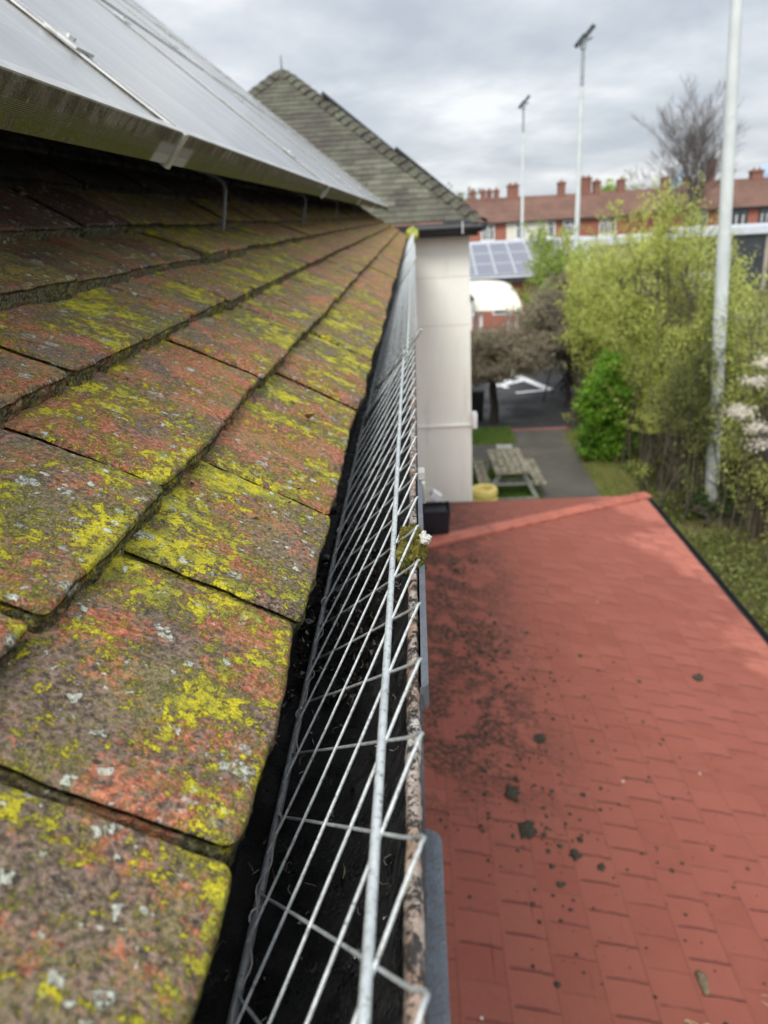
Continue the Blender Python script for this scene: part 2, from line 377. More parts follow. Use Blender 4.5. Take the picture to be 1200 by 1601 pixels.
def wet_black():
    k = NB('wet_black_gutter')
    c = k.mix(k.ramp(k.noise(60, 5, .7), .4, .7), (.0015, .0015, .0012), (.009, .007, .005))
    c = k.mix(k.ramp(k.noise(620, 4, .8), .66, .72), c, (.16, .15, .12))
    h = k.mth('ADD', k.noise(70, 6, .75, .6), k.mth('MULTIPLY', k.noise(400, 3, .7), .35))
    return k.fin(c, k.ramp(k.noise(30, 4), .35, .65, .14, .6), k.bump(h, .010, 1.0), 0, .5)
M_black = wet_black()
def lip_mat():
    k = NB('flaking_painted_iron')
    p = k.mix(k.ramp(k.noise(16, 3, .6), .40, .60), (.42, .27, .19), (.56, .54, .49))
    p = k.mix(k.ramp(k.noise(220, 4, .7), .35, .7), k.mix(.5, p, (.2, .15, .11)), p)
    m_ = k.ramp(k.noise(130, 6, .85, .2), .50, .56)
    c = k.mix(m_, p, (.035, .030, .026))
    c = k.mix(k.ramp(k.noise(160, 4, .8), .62, .68), c, (.10, .11, .04))
    return k.fin(c, .7, k.bump(k.mth('SUBTRACT', k.noise(300, 4, .7), k.mth('MULTIPLY', m_, 1.2)), .0016), 0, .4)
M_lip = lip_mat()
M_ironpaint = simple('old_black_iron', (.03, .03, .032), .5, .5, 30, bump=.002, bscale=150, dirt=(.10, .085, .07))
def white_wall():
    k = NB('cream_render')
    sx = k.n('ShaderNodeSeparateXYZ'); k.l(k.co(), sx.inputs[0])
    c = k.mix(k.ramp(k.noise(1.2, 5, .6), .3, .7), (.82, .815, .715), (.87, .865, .78))
    c = k.mix(k.mth('MULTIPLY', k.ramp(k.noise(1.6, 6, .7, .3, k.mapped(sc=(5, 5, .7))), .52, .75), .35), c, (.52, .49, .40))
    c = k.mix(k.mth('MULTIPLY', k.ramp(k.noise(40, 5, .7), .6, .75), .25), c, (.45, .42, .36))
    return k.fin(c, .85, k.bump(k.noise(120, 4, .65), .004), 0, .2)
M_cream = white_wall()
def brick(name, c1, c2, mortar, sc=1.0):
    k = NB(name)
    q = k.n('ShaderNodeTexBrick', inp={'Scale': 1.0, 'Mortar Size': .010, 'Brick Width': .225*sc, 'Row Height': .075*sc, 'Color1': (*c1, 1), 'Color2': (*c2, 1), 'Mortar': (*mortar, 1)})
    sx = k.n('ShaderNodeSeparateXYZ'); k.l(k.co(), sx.inputs[0]); cv = k.n('ShaderNodeCombineXYZ'); k.l(k.mth('ADD', sx.outputs[0], sx.outputs[1]), cv.inputs[0]); k.l(sx.outputs[2], cv.inputs[1]); k.l(cv.outputs[0], q.inputs['Vector'])
    c = k.mix(k.mth('MULTIPLY', k.ramp(k.noise(.7, 5, .6), .4, .7), .3), q.outputs[0], tuple(x*.6 for x in c1))
    return k.fin(c, .85, None, 0, .2)
M_brick = brick('red_brick', (.30, .075, .042), (.37, .10, .06), (.30, .22, .18))
M_brick_dark = brick('dark_brick', (.20, .07, .045), (.26, .09, .06), (.22, .18, .15))
M_stock = brick('sand_brick', (.34, .28, .21), (.40, .33, .26), (.33, .3, .27))
def roof_mat(name, col):
    k = NB(name)
    sx = k.n('ShaderNodeSeparateXYZ'); k.l(k.co(), sx.inputs[0])
    rr = k.ramp(k.mth('FRACT', k.mth('DIVIDE', sx.outputs[2], .17)), 0, .3)
    c = k.mix(k.ramp(k.noise(.6, 6, .7), .3, .7), tuple(x*.75 for x in col), tuple(x*1.2 for x in col))
    c = k.mix(k.ramp(k.noise(7, 4, .7), .35, .75), c, tuple(x*.6 for x in col))
    c = k.mix(k.mth('MULTIPLY', k.mth('SUBTRACT', 1, rr), .35), c, (.05, .035, .03))
    return k.fin(c, .85, None, 0, .2)
M_terr = roof_mat('terrace_roof_tile', (.19, .108, .082))
M_ridge = simple('ridge_tile_clay', (.24, .12, .085), .8, .3, 4)
M_upvc = simple('white_plastic', (.78, .78, .77), .45, .06, 3)
M_white = simple('white_paint', (.74, .74, .70), .5, .08, 4, dirt=(.5, .5, .45))
M_glass = simple('window_glass', (.05, .06, .07), .12, .3, 2, spec=.8)
M_curtain = simple('pale_curtain', (.45, .44, .42), .8, .2, 6)
M_creamr = simple('cream_paint', (.66, .63, .53), .85, .1, 2)
M_soffit = simple('black_soffit', (.022, .022, .025), .5, .3, 10)
M_blackpl = simple('black_plastic', (.014, .015, .017), .38, .3, 10, bump=.001, bscale=60)
M_fascia_grey = simple('pale_fascia', (.50, .52, .56), .6, .1, 3)
M_dark = simple('dark_opening', (.03, .033, .04), .6, .3, 2)
M_tub = simple('black_tub_plastic', (.012, .013, .018), .5, .4, 20, bump=.001, bscale=90)
M_pole = simple('pole_paint', (.55, .58, .56), .5, .12, 1.3, dirt=(.40, .42, .38))
M_polegalv = simple('pole_galvanised', (.30, .33, .34), .5, .15, 3, metal=.4)
M_lamp = simple('floodlight_housing', (.035, .04, .045), .45, .2, 6)
M_lens = simple('floodlight_lens', (.45, .48, .5), .15, .1, 6, spec=.8)
M_wood = None
def wood():
    k = NB('weathered_timber')
    v = k.mapped(sc=(28, 2.2, 28))
    c = k.mix(k.ramp(k.noise(1.5, 6, .7, .5, v), .3, .7), (.12, .10, .07), (.46, .42, .31))
    c = k.mix(k.ramp(k.noise(5, 5, .7), .50, .66), c, (.10, .095, .06))
    return k.fin(c, .85, k.bump(k.noise(2, 5, .7, 0, v), .004), 0, .2)
M_wood = wood()
M_yellow = simple('yellow_paint', (.88, .68, .20), .55, .12, 5, dirt=(.5, .38, .14))
M_concrete = simple('concrete', (.40, .39, .35), .9, .2, 3, dirt=(.25, .24, .2))
M_bark = simple('bark', (.105, .085, .065), .9, .4, 9, bump=.01, bscale=30, dirt=(.16, .17, .09))
M_darkbark = simple('shaded_bark', (.035, .028, .022), .9, .4, 9, bump=.01, bscale=30)  # bark colour darkened to stand for the shade under the crowns
M_barkg = simple('twig_bark', (.10, .085, .055), .9, .35, 6)
M_twig = simple('dark_twig', (.115, .095, .085), .9, .3, 6)
def leaf_mat(name, a, b, trans=.35):
    k = NB(name)
    c = k.mix(k.attr('rnd'), a, b)
    return k.fin(c, .55, None, 0, .35, trans)
M_leaf_willow = leaf_mat('willow_leaf', (.30, .35, .055), (.70, .73, .20))
M_leaf_green = leaf_mat('laurel_leaf', (.055, .145, .012), (.22, .40, .03))
M_leaf_lime = leaf_mat('lime_leaf', (.20, .30, .05), (.44, .52, .13))
M_leaf_brown = leaf_mat('brown_leaf', (.18, .15, .10), (.38, .32, .21))
M_leaf_olive = leaf_mat('olive_leaf', (.085, .105, .025), (.24, .265, .07))
M_blossom = leaf_mat('blossom_petal', (.70, .62, .50), (.85, .80, .72))
def grass_mat():
    k = NB('grass_ground')
    c = k.mix(k.ramp(k.noise(2.0, 6, .65), .3, .7), (.085, .11, .025), (.15, .19, .045))
    c = k.mix(k.ramp(k.noise(.9, 5, .7, .4), .42, .60), c, (.20, .165, .085))
    c = k.mix(k.ramp(k.noise(30, 5, .75), .45, .7), c, (.07, .085, .025))
    return k.fin(c, .95, k.bump(k.noise(18, 6, .7), .05), 0, .1)
M_grass = grass_mat()
M_blade = leaf_mat('grass_blade', (.08, .15, .02), (.23, .36, .06), .3)
def asphalt(name, col, w=.3):
    k = NB(name)
    c = k.mix(k.ramp(k.noise(.8, 5, .6), .3, .7), tuple(x*.75 for x in col), tuple(x*1.2 for x in col))
    c = k.mix(k.ramp(k.noise(120, 4, .8), .5, .7), c, tuple(x*1.7 for x in col))
    return k.fin(c, k.ramp(k.noise(.5, 4, .6), .4, .6, .45, .85), k.bump(k.noise(140, 3, .7), .004), 0, .4)
M_path = asphalt('path_tarmac', (.10, .092, .076)); M_asph = asphalt('yard_tarmac', (.038, .038, .04)); M_park = asphalt('car_park_tarmac', (.23, .24, .25)); M_road = asphalt('road_tarmac', (.12, .12, .12))
M_soil = simple('leaf_litter_soil', (.115, .078, .045), .95, .4, 3, bump=.02, bscale=20, dirt=(.10, .12, .04))
M_line = simple('ground_white', (.70, .70, .70), .6, .15, 5, dirt=(.5, .5, .5))
M_redbrickedge = simple('red_edging', (.33, .12, .09), .8, .2, 6)
M_moss = NB('moss_clump'); _k = M_moss
_c = _k.mix(_k.ramp(_k.noise(130, 4, .7), .35, .65), (.045, .05, .008), (.24, .20, .035)); _c = _k.mix(_k.ramp(_k.noise(420, 3, .7), .55, .65), _c, (.36, .30, .08))
M_moss = _k.fin(_c, .9, _k.bump(_k.noise(380, 4, .8), .004), 0, .2)
M_moss_dark = simple('dark_moss', (.05, .045, .025), .95, .5, 60, bump=.006, bscale=200)
M_lichen = simple('white_lichen', (.66, .64, .56), .9, .25, 200, bump=.003, bscale=400, dirt=(.35, .28, .15))
M_straw = simple('dry_straw', (.52, .42, .22), .8, .3, 40)
M_mossy_yellow = simple('yellow_moss', (.36, .37, .07), .9, .3, 40, bump=.004, bscale=120)
M_leafbrown = simple('fallen_leaf', (.42, .20, .10), .7, .25, 60)

# ------------------------------------------------------------------ main building
school = thing('school_building', 'school building with mossy clay tile roof, black gutter and cream rendered wing wall', 'building', (-3, 4, 0))
school.location = (0, 0, 0)
YW = 9.8                                            # wing wall plane
# course tail edges (X, Z above camera height), measured up the slope
CT = [(-.069, -.204), (-.156, -.143), (-.243, -.088), (-.330, -.039), (-.416, .010)]
while len(CT) < 34:
    x, z = CT[-1]; CT.append((x-.0815, z+.0625))
TW = .165
def tiles():
    Vs, Qs, rn, tl, sh = [], [], [], [], []; base = 0
    for ci in range(len(CT)-1):
        X0, Z0 = CT[ci]; X1, Z1 = CT[ci+1]
        dX = X0-X1; ang = math.atan2(Z1-Z0-.0160, dX); L = .128/math.cos(ang) if ci < 6 else .10/math.cos(ang)
        y0 = (.204 if ci % 2 == 0 else .272) - 6*TW
        n = int((9.62+.79)/TW)
        for j in range(n):
            ya = y0 + j*TW; yc = ya + TW/2
            if ya > 9.5: break
            near = yc + .35*ci
            if ci > 8 and yc > .6: st = .08
            else: st = .0032 if near < 1.3 and ci < 4 else (.008 if near < 2.6 and ci < 7 else (.02 if near < 5 else .05))
            if ya < -.2: st = .02
            w = TW - random.uniform(.0058, .0090); r = .0032 if st < .01 else .002
            def axis(a, b, both=True):
                e_ = [0, .0004, .0012, .0024, .0042] if st < .01 else [0, .0008, .0035]
                mid = np.arange(e_[-1]+st, (b-a)-e_[-1]-st*.4, st)
                t = np.concatenate([e_, mid, [(b-a)-q for q in e_[::-1]]]) if both else np.concatenate([e_, mid, [b-a]])
                return a + t
            A = axis(-w/2, w/2); B = axis(0, L, False)
            a, b = np.meshgrid(A, B, indexing='ij'); na, nb = a.shape
            d = np.minimum(np.minimum(a+w/2, w/2-a), b)
            Rc = random.uniform(.0045, .009)
            zt = np.where(d < r, -r + np.sqrt(np.maximum(r*r-(r-np.minimum(d, r))**2, 0)), 0.0)
            # round the tail corners in plan
            sa = np.sign(a); ia = np.abs(a)-(w/2-Rc); ib = Rc-b
            m_ = (ia > 0) & (ib > 0); mxx = np.maximum(ia, ib); nn = np.hypot(ia, ib)+1e-9
            a2 = np.where(m_, sa*((w/2-Rc)+ia/nn*mxx), a); b2 = np.where(m_, Rc-ib/nn*mxx, b)
            camb = random.uniform(.0, .0035); zt = zt - camb*((b2/L-.45)**2)*4*.5 + random.uniform(-.001, .001)*(a2/w)
            P = np.stack([a2, b2, zt], -1).reshape(-1, 3)
            wpos = P + np.array([yc*3+ci*5, ci*1.7, j*.37])
            if st < .05:
                inner = np.clip(np.minimum(np.minimum(P[:, 0]+w/2, w/2-P[:, 0]), P[:, 1])/.02, .25, 1)
                P[:, 2] += vnoise(wpos, 22)*.0013*inner + (vnoise(wpos, 90, 5)*.0007 + vnoise(wpos, 260, 9)*.0004)*(st < .01)
                P[:, 1] += vnoise(wpos, 60, 3)*.0016*(P[:, 1] < .02) + vnoise(wpos, 14, 1)*.002*(P[:, 1] < .03)
                P[:, 0] += vnoise(wpos, 60, 7)*.0008*(np.abs(P[:, 0]) > w/2-.008)
            idx = np.arange(na*nb).reshape(na, nb)
            Q = np.stack([idx[:-1, :-1], idx[1:, :-1], idx[1:, 1:], idx[:-1, 1:]], -1).reshape(-1, 4)[:, ::-1]
            # skirt
            loop = np.concatenate([idx[0, ::-1], idx[1:, 0], idx[-1, 1:]])
            ns = 6 if st < .01 else 2; th = .0185
            rows = [loop]; PP = [P]; cnt = len(P); tailv = [np.zeros(len(P))]
            tailv[0][P[:, 1] < .0006] = .6
            for s_ in range(1, ns+1):
                q = P[loop].copy(); q[:, 2] -= th*s_/ns
                if st < .01:
                    wq = q + np.array([yc*3+ci*5, ci*1.7, j*.37])
                    q[:, 1] += (vnoise(wq, 120)*.0019 + vnoise(wq, 380, 3)*.0009)*(q[:, 1] < .012)
                PP.append(q); rows.append(np.arange(cnt, cnt+len(loop))); cnt += len(loop); tailv.append(np.where(q[:, 1] < .02, 1.0, .35))
            for s_ in range(ns):
                u, v = rows[s_], rows[s_+1]
                Q = np.concatenate([Q, np.stack([u[:-1], u[1:], v[1:], v[:-1]], -1)[:, ::-1]])
            P = np.concatenate(PP); T = np.concatenate(tailv)
            da = ang + R(random.uniform(-.7, .9)); ry = R(random.uniform(-.9, .9)); rt = R(random.uniform(-.25, .25))
            ox = random.uniform(-.003, .003); oz = random.uniform(-.0009, .0010)
            if ci == 0 and yc < .6: ox = .0015
            if ci in (3, 4) and random.random() < .4: oz += random.uniform(0, .004); ox += random.uniform(-.006, .008)
            a_, b_, c_ = P[:, 0], P[:, 1], P[:, 2]
            a_, b_ = a_*math.cos(ry)-b_*math.sin(ry), a_*math.sin(ry)+b_*math.cos(ry)
            c_ = c_ + a_*math.tan(rt)
            Xw = X0+ox - b_*math.cos(da) + c_*math.sin(da); Zw = H+Z0+oz + b_*math.sin(da) + c_*math.cos(da)
            Yw = yc + a_
            Vs.append(np.stack([Xw, Yw, Zw], -1)); Qs.append(Q+base); base += len(P)
            rq = random.random(); rq = {(0, 5): .08, (0, 6): .45, (0, 7): .25, (1, 6): .3}.get((ci, j), rq); rq = min(1, rq*.6+.45) if yc > 2.0 else rq; rn.append(np.full(len(P), rq)); tl.append(T)
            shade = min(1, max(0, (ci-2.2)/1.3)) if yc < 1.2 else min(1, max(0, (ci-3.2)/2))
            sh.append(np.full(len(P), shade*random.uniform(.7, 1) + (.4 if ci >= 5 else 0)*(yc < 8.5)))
    return np_mesh('tiled_roof', np.concatenate(Vs), np.concatenate(Qs), M_tile, school, True, {'rnd': np.concatenate(rn), 'tail': np.concatenate(tl), 'gap_shade': np.concatenate(sh)})
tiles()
# roof deck under the tiles, ridge, walls
m = MB(); pts = [(CT[0][0]-.02, H+CT[0][1]-.035)] + [(x-.02, H+z-.035) for x, z in CT[1:]]
m.prism(pts + [(CT[-1][0]-.02, H-.6), (-.15, H-.6)], -1.2, 9.5); m.build('roof_deck', M_soffit, school)
m = MB(); xr, zr = CT[-1]
m.prism([(xr, H+zr-.03), (xr-3.0, H+.2), (xr-3.0, H-.4), (xr, H-.4)], -1.2, 9.5); m.build('rear_roof', M_fartile, school)
m = MB(); m.tube([(xr, -1.2, H+zr), (xr, 9.5, H+zr)], .11, 10); m.build('ridge', M_ridge, school)
m = MB(); m.box(-5.6, -.30, -1.1, YW, 0, H-.42); m.build('wall', M_brick_dark, school)
m = MB(); m.box(-.31, -.155, -1.2, 9.54, H-.36, H-.335); m.box(-.155, -.135, -1.2, 9.54, H-.36, H-.225); m.build('fascia_board', M_soffit, school)

# gutter: iron trough with thick painted lip
gx, gr = -.071, .0615; gz = H-.232
prof = []
for i in range(17):
    a = PI + PI*i/16; prof.append((gx+gr*math.cos(a)*1.0, gz+gr*math.sin(a)*1.15))
inner = [(gx-gr, H-.215)] + prof + [(gx+gr, H-.205)]
def gutter_sheet(pl, y0, y1, ny, amp, name, mat):
    P = []; nn = len(pl); yy = np.linspace(0, 1, ny)**1.7*(y1-y0)+y0
    for y in yy:
        for (x, z) in pl: P.append((x, y, z))
    P = np.array(P); P[:, 0] += vnoise(P, 35)*amp; P[:, 2] += vnoise(P, 35, 4)*amp + vnoise(P, 120, 8)*amp*.4
    idx = np.arange(ny*nn).reshape(ny, nn)
    Q = np.stack([idx[:-1, :-1], idx[1:, :-1], idx[1:, 1:], idx[:-1, 1:]], -1).reshape(-1, 4)
    return np_mesh(name, P, Q, mat, None, True)
# fine inner skin
fine = []
for i in range(len(inner)-1):
    for t in np.linspace(0, 1, 3, endpoint=False): fine.append((inner[i][0]*(1-t)+inner[i+1][0]*t, inner[i][1]*(1-t)+inner[i+1][1]*t))
fine.append(inner[-1])
gut = gutter_sheet(fine, -.6, 9.5, 900, .0012, 'gutter', M_black); gut.parent = school
m = MB(); outer = [(x*1.0+(.004 if x > gx else -.004), z-.004) for x, z in prof]
m.prism([(gx+gr+.001, H-.207)] + [(gx+gr+.006, H-.207)] + [(gx+(gr+.0055)*math.cos(PI+PI*i/16), gz+(gr+.0055)*math.sin(PI+PI*i/16)*1.15) for i in range(16, -1, -1)] + [(gx-gr-.0055, H-.215), (gx-gr-.001, H-.215)] + [(gx+(gr+.001)*math.cos(PI+PI*i/16), gz+(gr+.001)*math.sin(PI+PI*i/16)*1.15) for i in range(0, 17)], -.6, 9.5)
m.build('outer_shell', M_ironpaint, gut)
def lip():
    yy = np.concatenate([np.arange(-.3, 1.6, .004), np.arange(1.6, 9.5, .03)])
    prof_ = [(-.0105, -.2135), (-.0108, -.2075), (-.0098, -.2045), (-.0078, -.2035), (-.0058, -.2042), (-.0046, -.2075), (-.0044, -.2135)]
    P = np.array([(x, y, H+z) for y in yy for x, z in prof_])
    P[:, 0] += vnoise(P, 70)*.0007 + vnoise(P, 240, 3)*.0004; P[:, 2] += vnoise(P, 60, 6)*.0009 + vnoise(P, 300, 2)*.0005
    idx = np.arange(len(P)).reshape(len(yy), len(prof_))
    Q = np.stack([idx[:-1, :-1], idx[1:, :-1], idx[1:, 1:], idx[:-1, 1:]], -1).reshape(-1, 4)
    return np_mesh('lip', P, Q, M_lip, gut, True)
lip()
# grey straps on the outside of the gutter
def strap(ya, yb, x0, x1, zt, zb, r=.012):
    m = MB(); n = 8; poly = []
    for i in range(n+1):
        a = PI/2*i/n; poly.append((yb-r+r*math.sin(a), zt-r+r*math.cos(a)))
    poly += [(yb, zb), (ya, zb)]
    for i in range(n+1):
        a = PI/2*i/n; poly.append((ya+r-r*math.cos(a), zt-r+r*math.sin(a)))
    m.prism(poly, x0, x1, 'x'); return m
def flat_strap(ya, yb, xo, w, z, t=.004, r=.012):
    # flat bar lying along the gutter, outer corners rounded
    poly = [(xo, ya)]
    for i in range(9):
        a = PI/2*i/8; poly.append((xo+w-r+r*math.sin(a), ya+r-r*math.cos(a)))
    for i in range(9):
        a = PI/2*i/8; poly.append((xo+w-r+r*math.cos(a), yb-r+r*math.sin(a)))
    poly.append((xo, yb)); m = MB(); m.prism(poly, z-t, z, 'z'); return m
flat_strap(-.3, .245, -.0046, .0072, H-.232, .006, .007).build('bracket', M_strap, gut, bevel=.0008)
flat_strap(.302, .60, -.004, .0035, H-.203, .012, .004).build('bracket', M_strap, gut, bevel=.0008)
m = MB(); m.box(-.0035, .0025, .600, .613, H-.2035, H-.196); m.box(-.0035, .0025, .594, .6135, H-.222, H-.2037); m.build('clamp', M_concrete, gut, bevel=.001)

# wing: wall, soffit, hipped roof
zE = H-.076; YE = 9.55; XE = .774; dd = 2.51; apex = Vector((XE-dd, YE+dd, zE+2.06)); XL = XE-2*dd
m = MB(); m.box(-.30, .667, YW, 20, 0, H-.25); m.box(-5.6, -.30, YW+.002, 20, 0, H-.25); m.build('wing_wall', M_cream, school)
m = MB(); m.box(-.299, .680, YW-.022, YW+.1, H-2.60, H-2.565); m.build('string_course', M_cream, school, bevel=.008)
for z_ in (1.30, .72): m = MB(); m.box(-.297, .664, YW-.0025, YW, H-z_, H-z_+.004); m.build('render_joint', M_concrete, school)
m = MB(); m.box(XL, XE-.02, YE+.01, YW, H-.252, H-.235); m.box(.667, XE-.02, YW, 20, H-.252, H-.235); m.box(XL, XE-.02, YE+.01, YE+.03, H-.235, zE-.03); m.box(XE-.04, XE-.02, YE+.03, 20, H-.235, zE-.03); m.build('soffit', M_soffit, school)
m = MB(); m.tube([(-.0, YE-.04, H-.155), (XE+.02, YE-.04, H-.155)], .052, 12); m.tube([(XE+.03, YE-.04, H-.155), (XE+.03, 18, H-.155)], .05, 12); m.build('wing_gutter', M_blackpl, school, True)
m = MB(); m.box(.56, .575, YE-.10, YE+.02, H-.22, H-.085); m.build('gutter_clip', M_alu, school)
def roof_face(C0, C1, AP, AP1, name, gauge=.100, tw=.165, th=.011):
    # tiled trapezoid/triangle: eave C0->C1, top AP->AP1
    C0, C1, AP, AP1 = map(Vector, (C0, C1, AP, AP1)); e = (C1-C0).normalized()
    up = (AP-C0) - e*((AP-C0).dot(e)); Ls = up.length; up.normalize(); nr = e.cross(up).normalized()
    if nr.z < 0: nr = -nr
    V = []; Q = []; rn = []; n = int(Ls/gauge)+1
    for i in range(n):
        s0 = i*gauge; s1 = min(s0+gauge+.01, Ls)
        if s0 >= Ls: break
        f = s0/Ls; a0 = (AP-C0).dot(e)*f; a1 = (C1-C0).dot(e) + ((AP1-C0).dot(e)-(C1-C0).dot(e))*f
        q = a0 - (a0 % tw) - (tw/2 if i % 2 else 0)
        while q < a1:
            l, r_ = max(a0, q+.0015), min(a1, q+tw-.0015); q += tw
            if r_-l < .012: continue
            jz = random.uniform(0, .005); jr = random.random(); js = random.uniform(-.004, .004)
            def P(a, s, h): return C0 + e*a + up*s + nr*h
            b = len(V); V += [P(l, s0+js, th+jz), P(r_, s0+js, th+jz+random.uniform(-.002, .002)), P(r_, s1, .003), P(l, s1, .003), P(l, s0+js, -.002), P(r_, s0+js, -.002)]
            Q += [(b, b+1, b+2, b+3), (b+4, b+5, b+1, b), (b+4, b, b+3, b+3), (b+5, b+2, b+1, b+1)][:2]; rn += [jr]*6
    m = MB(); V.extend([C0-nr*.004, C1-nr*.004, AP1-nr*.004, AP-nr*.004]); b = len(V)-4; Q.append((b, b+1, b+2, b+3)); rn += [0]*4
    return np_mesh(name, [tuple(p) for p in V], Q, M_fartile, school, False, {'rnd': rn})
roof_face((XL, YE, zE), (XE, YE, zE), apex, apex, 'wing_roof')
roof_face((XE, YE, zE), (XE, 20, zE), apex, (apex.x, 20, apex.z), 'wing_roof_side')
def hip(c, nme):
    c = Vector(c); d = (apex-c); L = d.length; t = d.normalized(); sx = 1 if c.x > apex.x else -1
    m = MB(); n = int(L/.155)
    side = t.cross(Vector((0, 0, 1))).normalized(); upv = side.cross(t).normalized()
    if upv.z < 0: upv = -upv
    for i in range(n):
        p0 = c + t*(i*.155-.03); p1 = c + t*min((i+1)*.155+.03, L-.03)
        for s_ in (-1, 1):
            # bonnet tile flank
            V = []
            for p, w, hh in ((p0, .125, .034), (p1, .085, .012)):
                V += [p + upv*(hh+.012), p + side*s_*w*.6 + upv*(hh-.012), p + side*s_*w + upv*(hh-.052)]
            V += [v - upv*.016 for v in V]
            m.add(V, [(0,1,4,3), (1,2,5,4), (6,9,10,7), (7,10,11,8), (0,6,7,1), (1,7,8,2), (3,4,10,9), (4,5,11,10), (2,8,11,5)])
    return m.build(nme, M_fartile, school)
hip((XE, YE, zE), 'hip_tiles'); hip((XL, YE, zE), 'hip_tiles')
m = MB(); m.tube([(apex.x, apex.y, apex.z-.05), (apex.x+.0, apex.y, apex.z+.17)], [.012, .006], 6); m.build('finial', M_ironpaint, school)
m = MB(); m.tube([(apex.x, apex.y+.3, apex.z-.06), (apex.x, 20, apex.z-.06)], .08, 8); m.build('wing_ridge', M_fartile, school)
m = MB(); m.lathe([(.0, -.02), (.036, -.02), (.040, 0), (.040, .17), (.03, .20), (0, .205)], (.70, YW-.03, H-2.60), 20); m.build('overflow_pipe', M_upvc, school, True)
for (yy_, xa, xb, lb) in ((10.45, .16, 1.0, 'dark solar panel edge standing above the lower part of the wing hip'), (11.35, .95, 1.95, 'dark solar panel edge standing above the upper part of the wing hip')):
    ax = R(39.4); m = MB(); m.box(0, (xb-xa)/math.cos(ax), 0, 1.6, .05, .085)
    o = m.build('roof_panel', [M_blackpl]); o.matrix_world = Matrix.Translation((XE-xa, yy_, zE+xa*math.tan(ax))) @ Matrix(((-math.cos(ax), 0, math.sin(ax), 0), (0, 1, 0, 0), (math.sin(ax), 0, math.cos(ax), 0), (0, 0, 0, 1)))
    tag(o, lb, 'solar panel', 'solar panels on the wing side slope')
# security light hanging off the main wall below the gutter
m = MB(); m.tube([(-.30, 7.25, H-2.50), (.02, 7.22, H-2.52), (.10, 7.2, H-2.56)], .006, 8); m.build('lamp_arm', M_upvc, school, True)
m = MB(); Mr = Matrix.Translation((.125, 7.18, H-2.595)) @ Matrix.Rotation(R(35), 4, 'Y'); m.box(-.05, .05, -.05, .05, -.035, .035, Mr); m.box(-.028, .028, -.03, .03, -.055, -.0351, Mr); m.tube([(.155, 7.16, H-2.62), (.20, 7.15, H-2.66)], .005, 6); m.build('outside_lamp', M_upvc, school, bevel=.01)

# ------------------------------------------------------------------ solar panels on the near roof
c40, s40 = math.cos(R(40)), math.sin(R(40))
def panel_matrix(s, y): 
    return Matrix(((0, -c40, s40, -.26 - c40*s), (1, 0, 0, y), (0, s40, c40, H+.102+s40*s), (0, 0, 0, 1)))
PL, PW = 1.632, .978
def make_panel(first):
    g = bpy.data.objects.new('solar_panel', None); COL.objects.link(g); g.empty_display_size = .1
    m = MB(); m.box(.010, PL-.010, .010, PW-.010, -.0075, -.0035); m.build('glass', M_pv, g)
    m = MB(); m.box(.0097, PL-.0097, .0097, PW-.0097, -.014, -.0077); m.build('backsheet', M_dark, g)
    # frame: front rail with grooves in the material, back rail, two end rails, thin top lip
    m = MB(); m.box(0, PL, 0, .0095, -.040, 0); m.box(0, PL, PW-.0095, PW, -.040, 0); m.box(0, .0095, .0097, PW-.0097, -.040, 0); m.box(PL-.0095, PL, .0097, PW-.0097, -.040, 0)
    m.build('frame', M_algae, g, bevel=.0008)
    m = MB(); m.box(.0005, PL-.0005, .0008, .014, -.001, .0012); m.box(.0005, .011, .0142, PW-.0142, -.001, .0012); m.box(PL-.011, PL-.0005, .0142, PW-.0142, -.001, .0012); m.box(.0005, PL-.0005, PW-.014, PW-.001, -.001, .0012); m.build('frame_lip', M_alu, g)
    for s_ in (.155, .76):
        m = MB(); m.box(PL-.016, PL+.034, s_-.02, s_+.02, .0014, .0045); m.box(PL+.003, PL+.015, s_-.02, s_+.02, -.03, .0014); m.lathe([(0, .0085), (.0055, .0085), (.0055, .0046), (.0075, .0046)], (PL+.009, s_, 0), 6); m.build('clamp', M_alu, g)
    m = MB(); m.box(PL+.002, PL+.016, -.0025, .012, -.044, .001); m.build('joint_strip', M_alu, g)
    return g
pan = make_panel(True)
rows = ['bottom', 'middle', 'top']
k_ = 0; ords = ['added light blocker, unseen', 'nearest', 'second', 'third', 'fourth', 'fifth', 'sixth', 'seventh']
for ri in range(3):
    for pi in range(7):
        o = pan if (ri == 0 and pi == 0) else copy_tree(pan)
        o.matrix_world = panel_matrix(ri*.99, .99-1.65 + (pi-1)*1.65)  # first column, behind the camera, is added to block light beneath the panels
        lab = {0: 'dusty grey solar panel with algae-stained frame edge over the tiles, %s in the bottom row', 1: 'dusty solar panel of the middle row above the tiled eave, %s from the camera', 2: 'dusty solar panel of the uppermost row against the sky, %s from the camera'}[ri] % ords[pi]
        tag(o, lab, 'solar panel', 'solar panels mounted over the tiled roof')
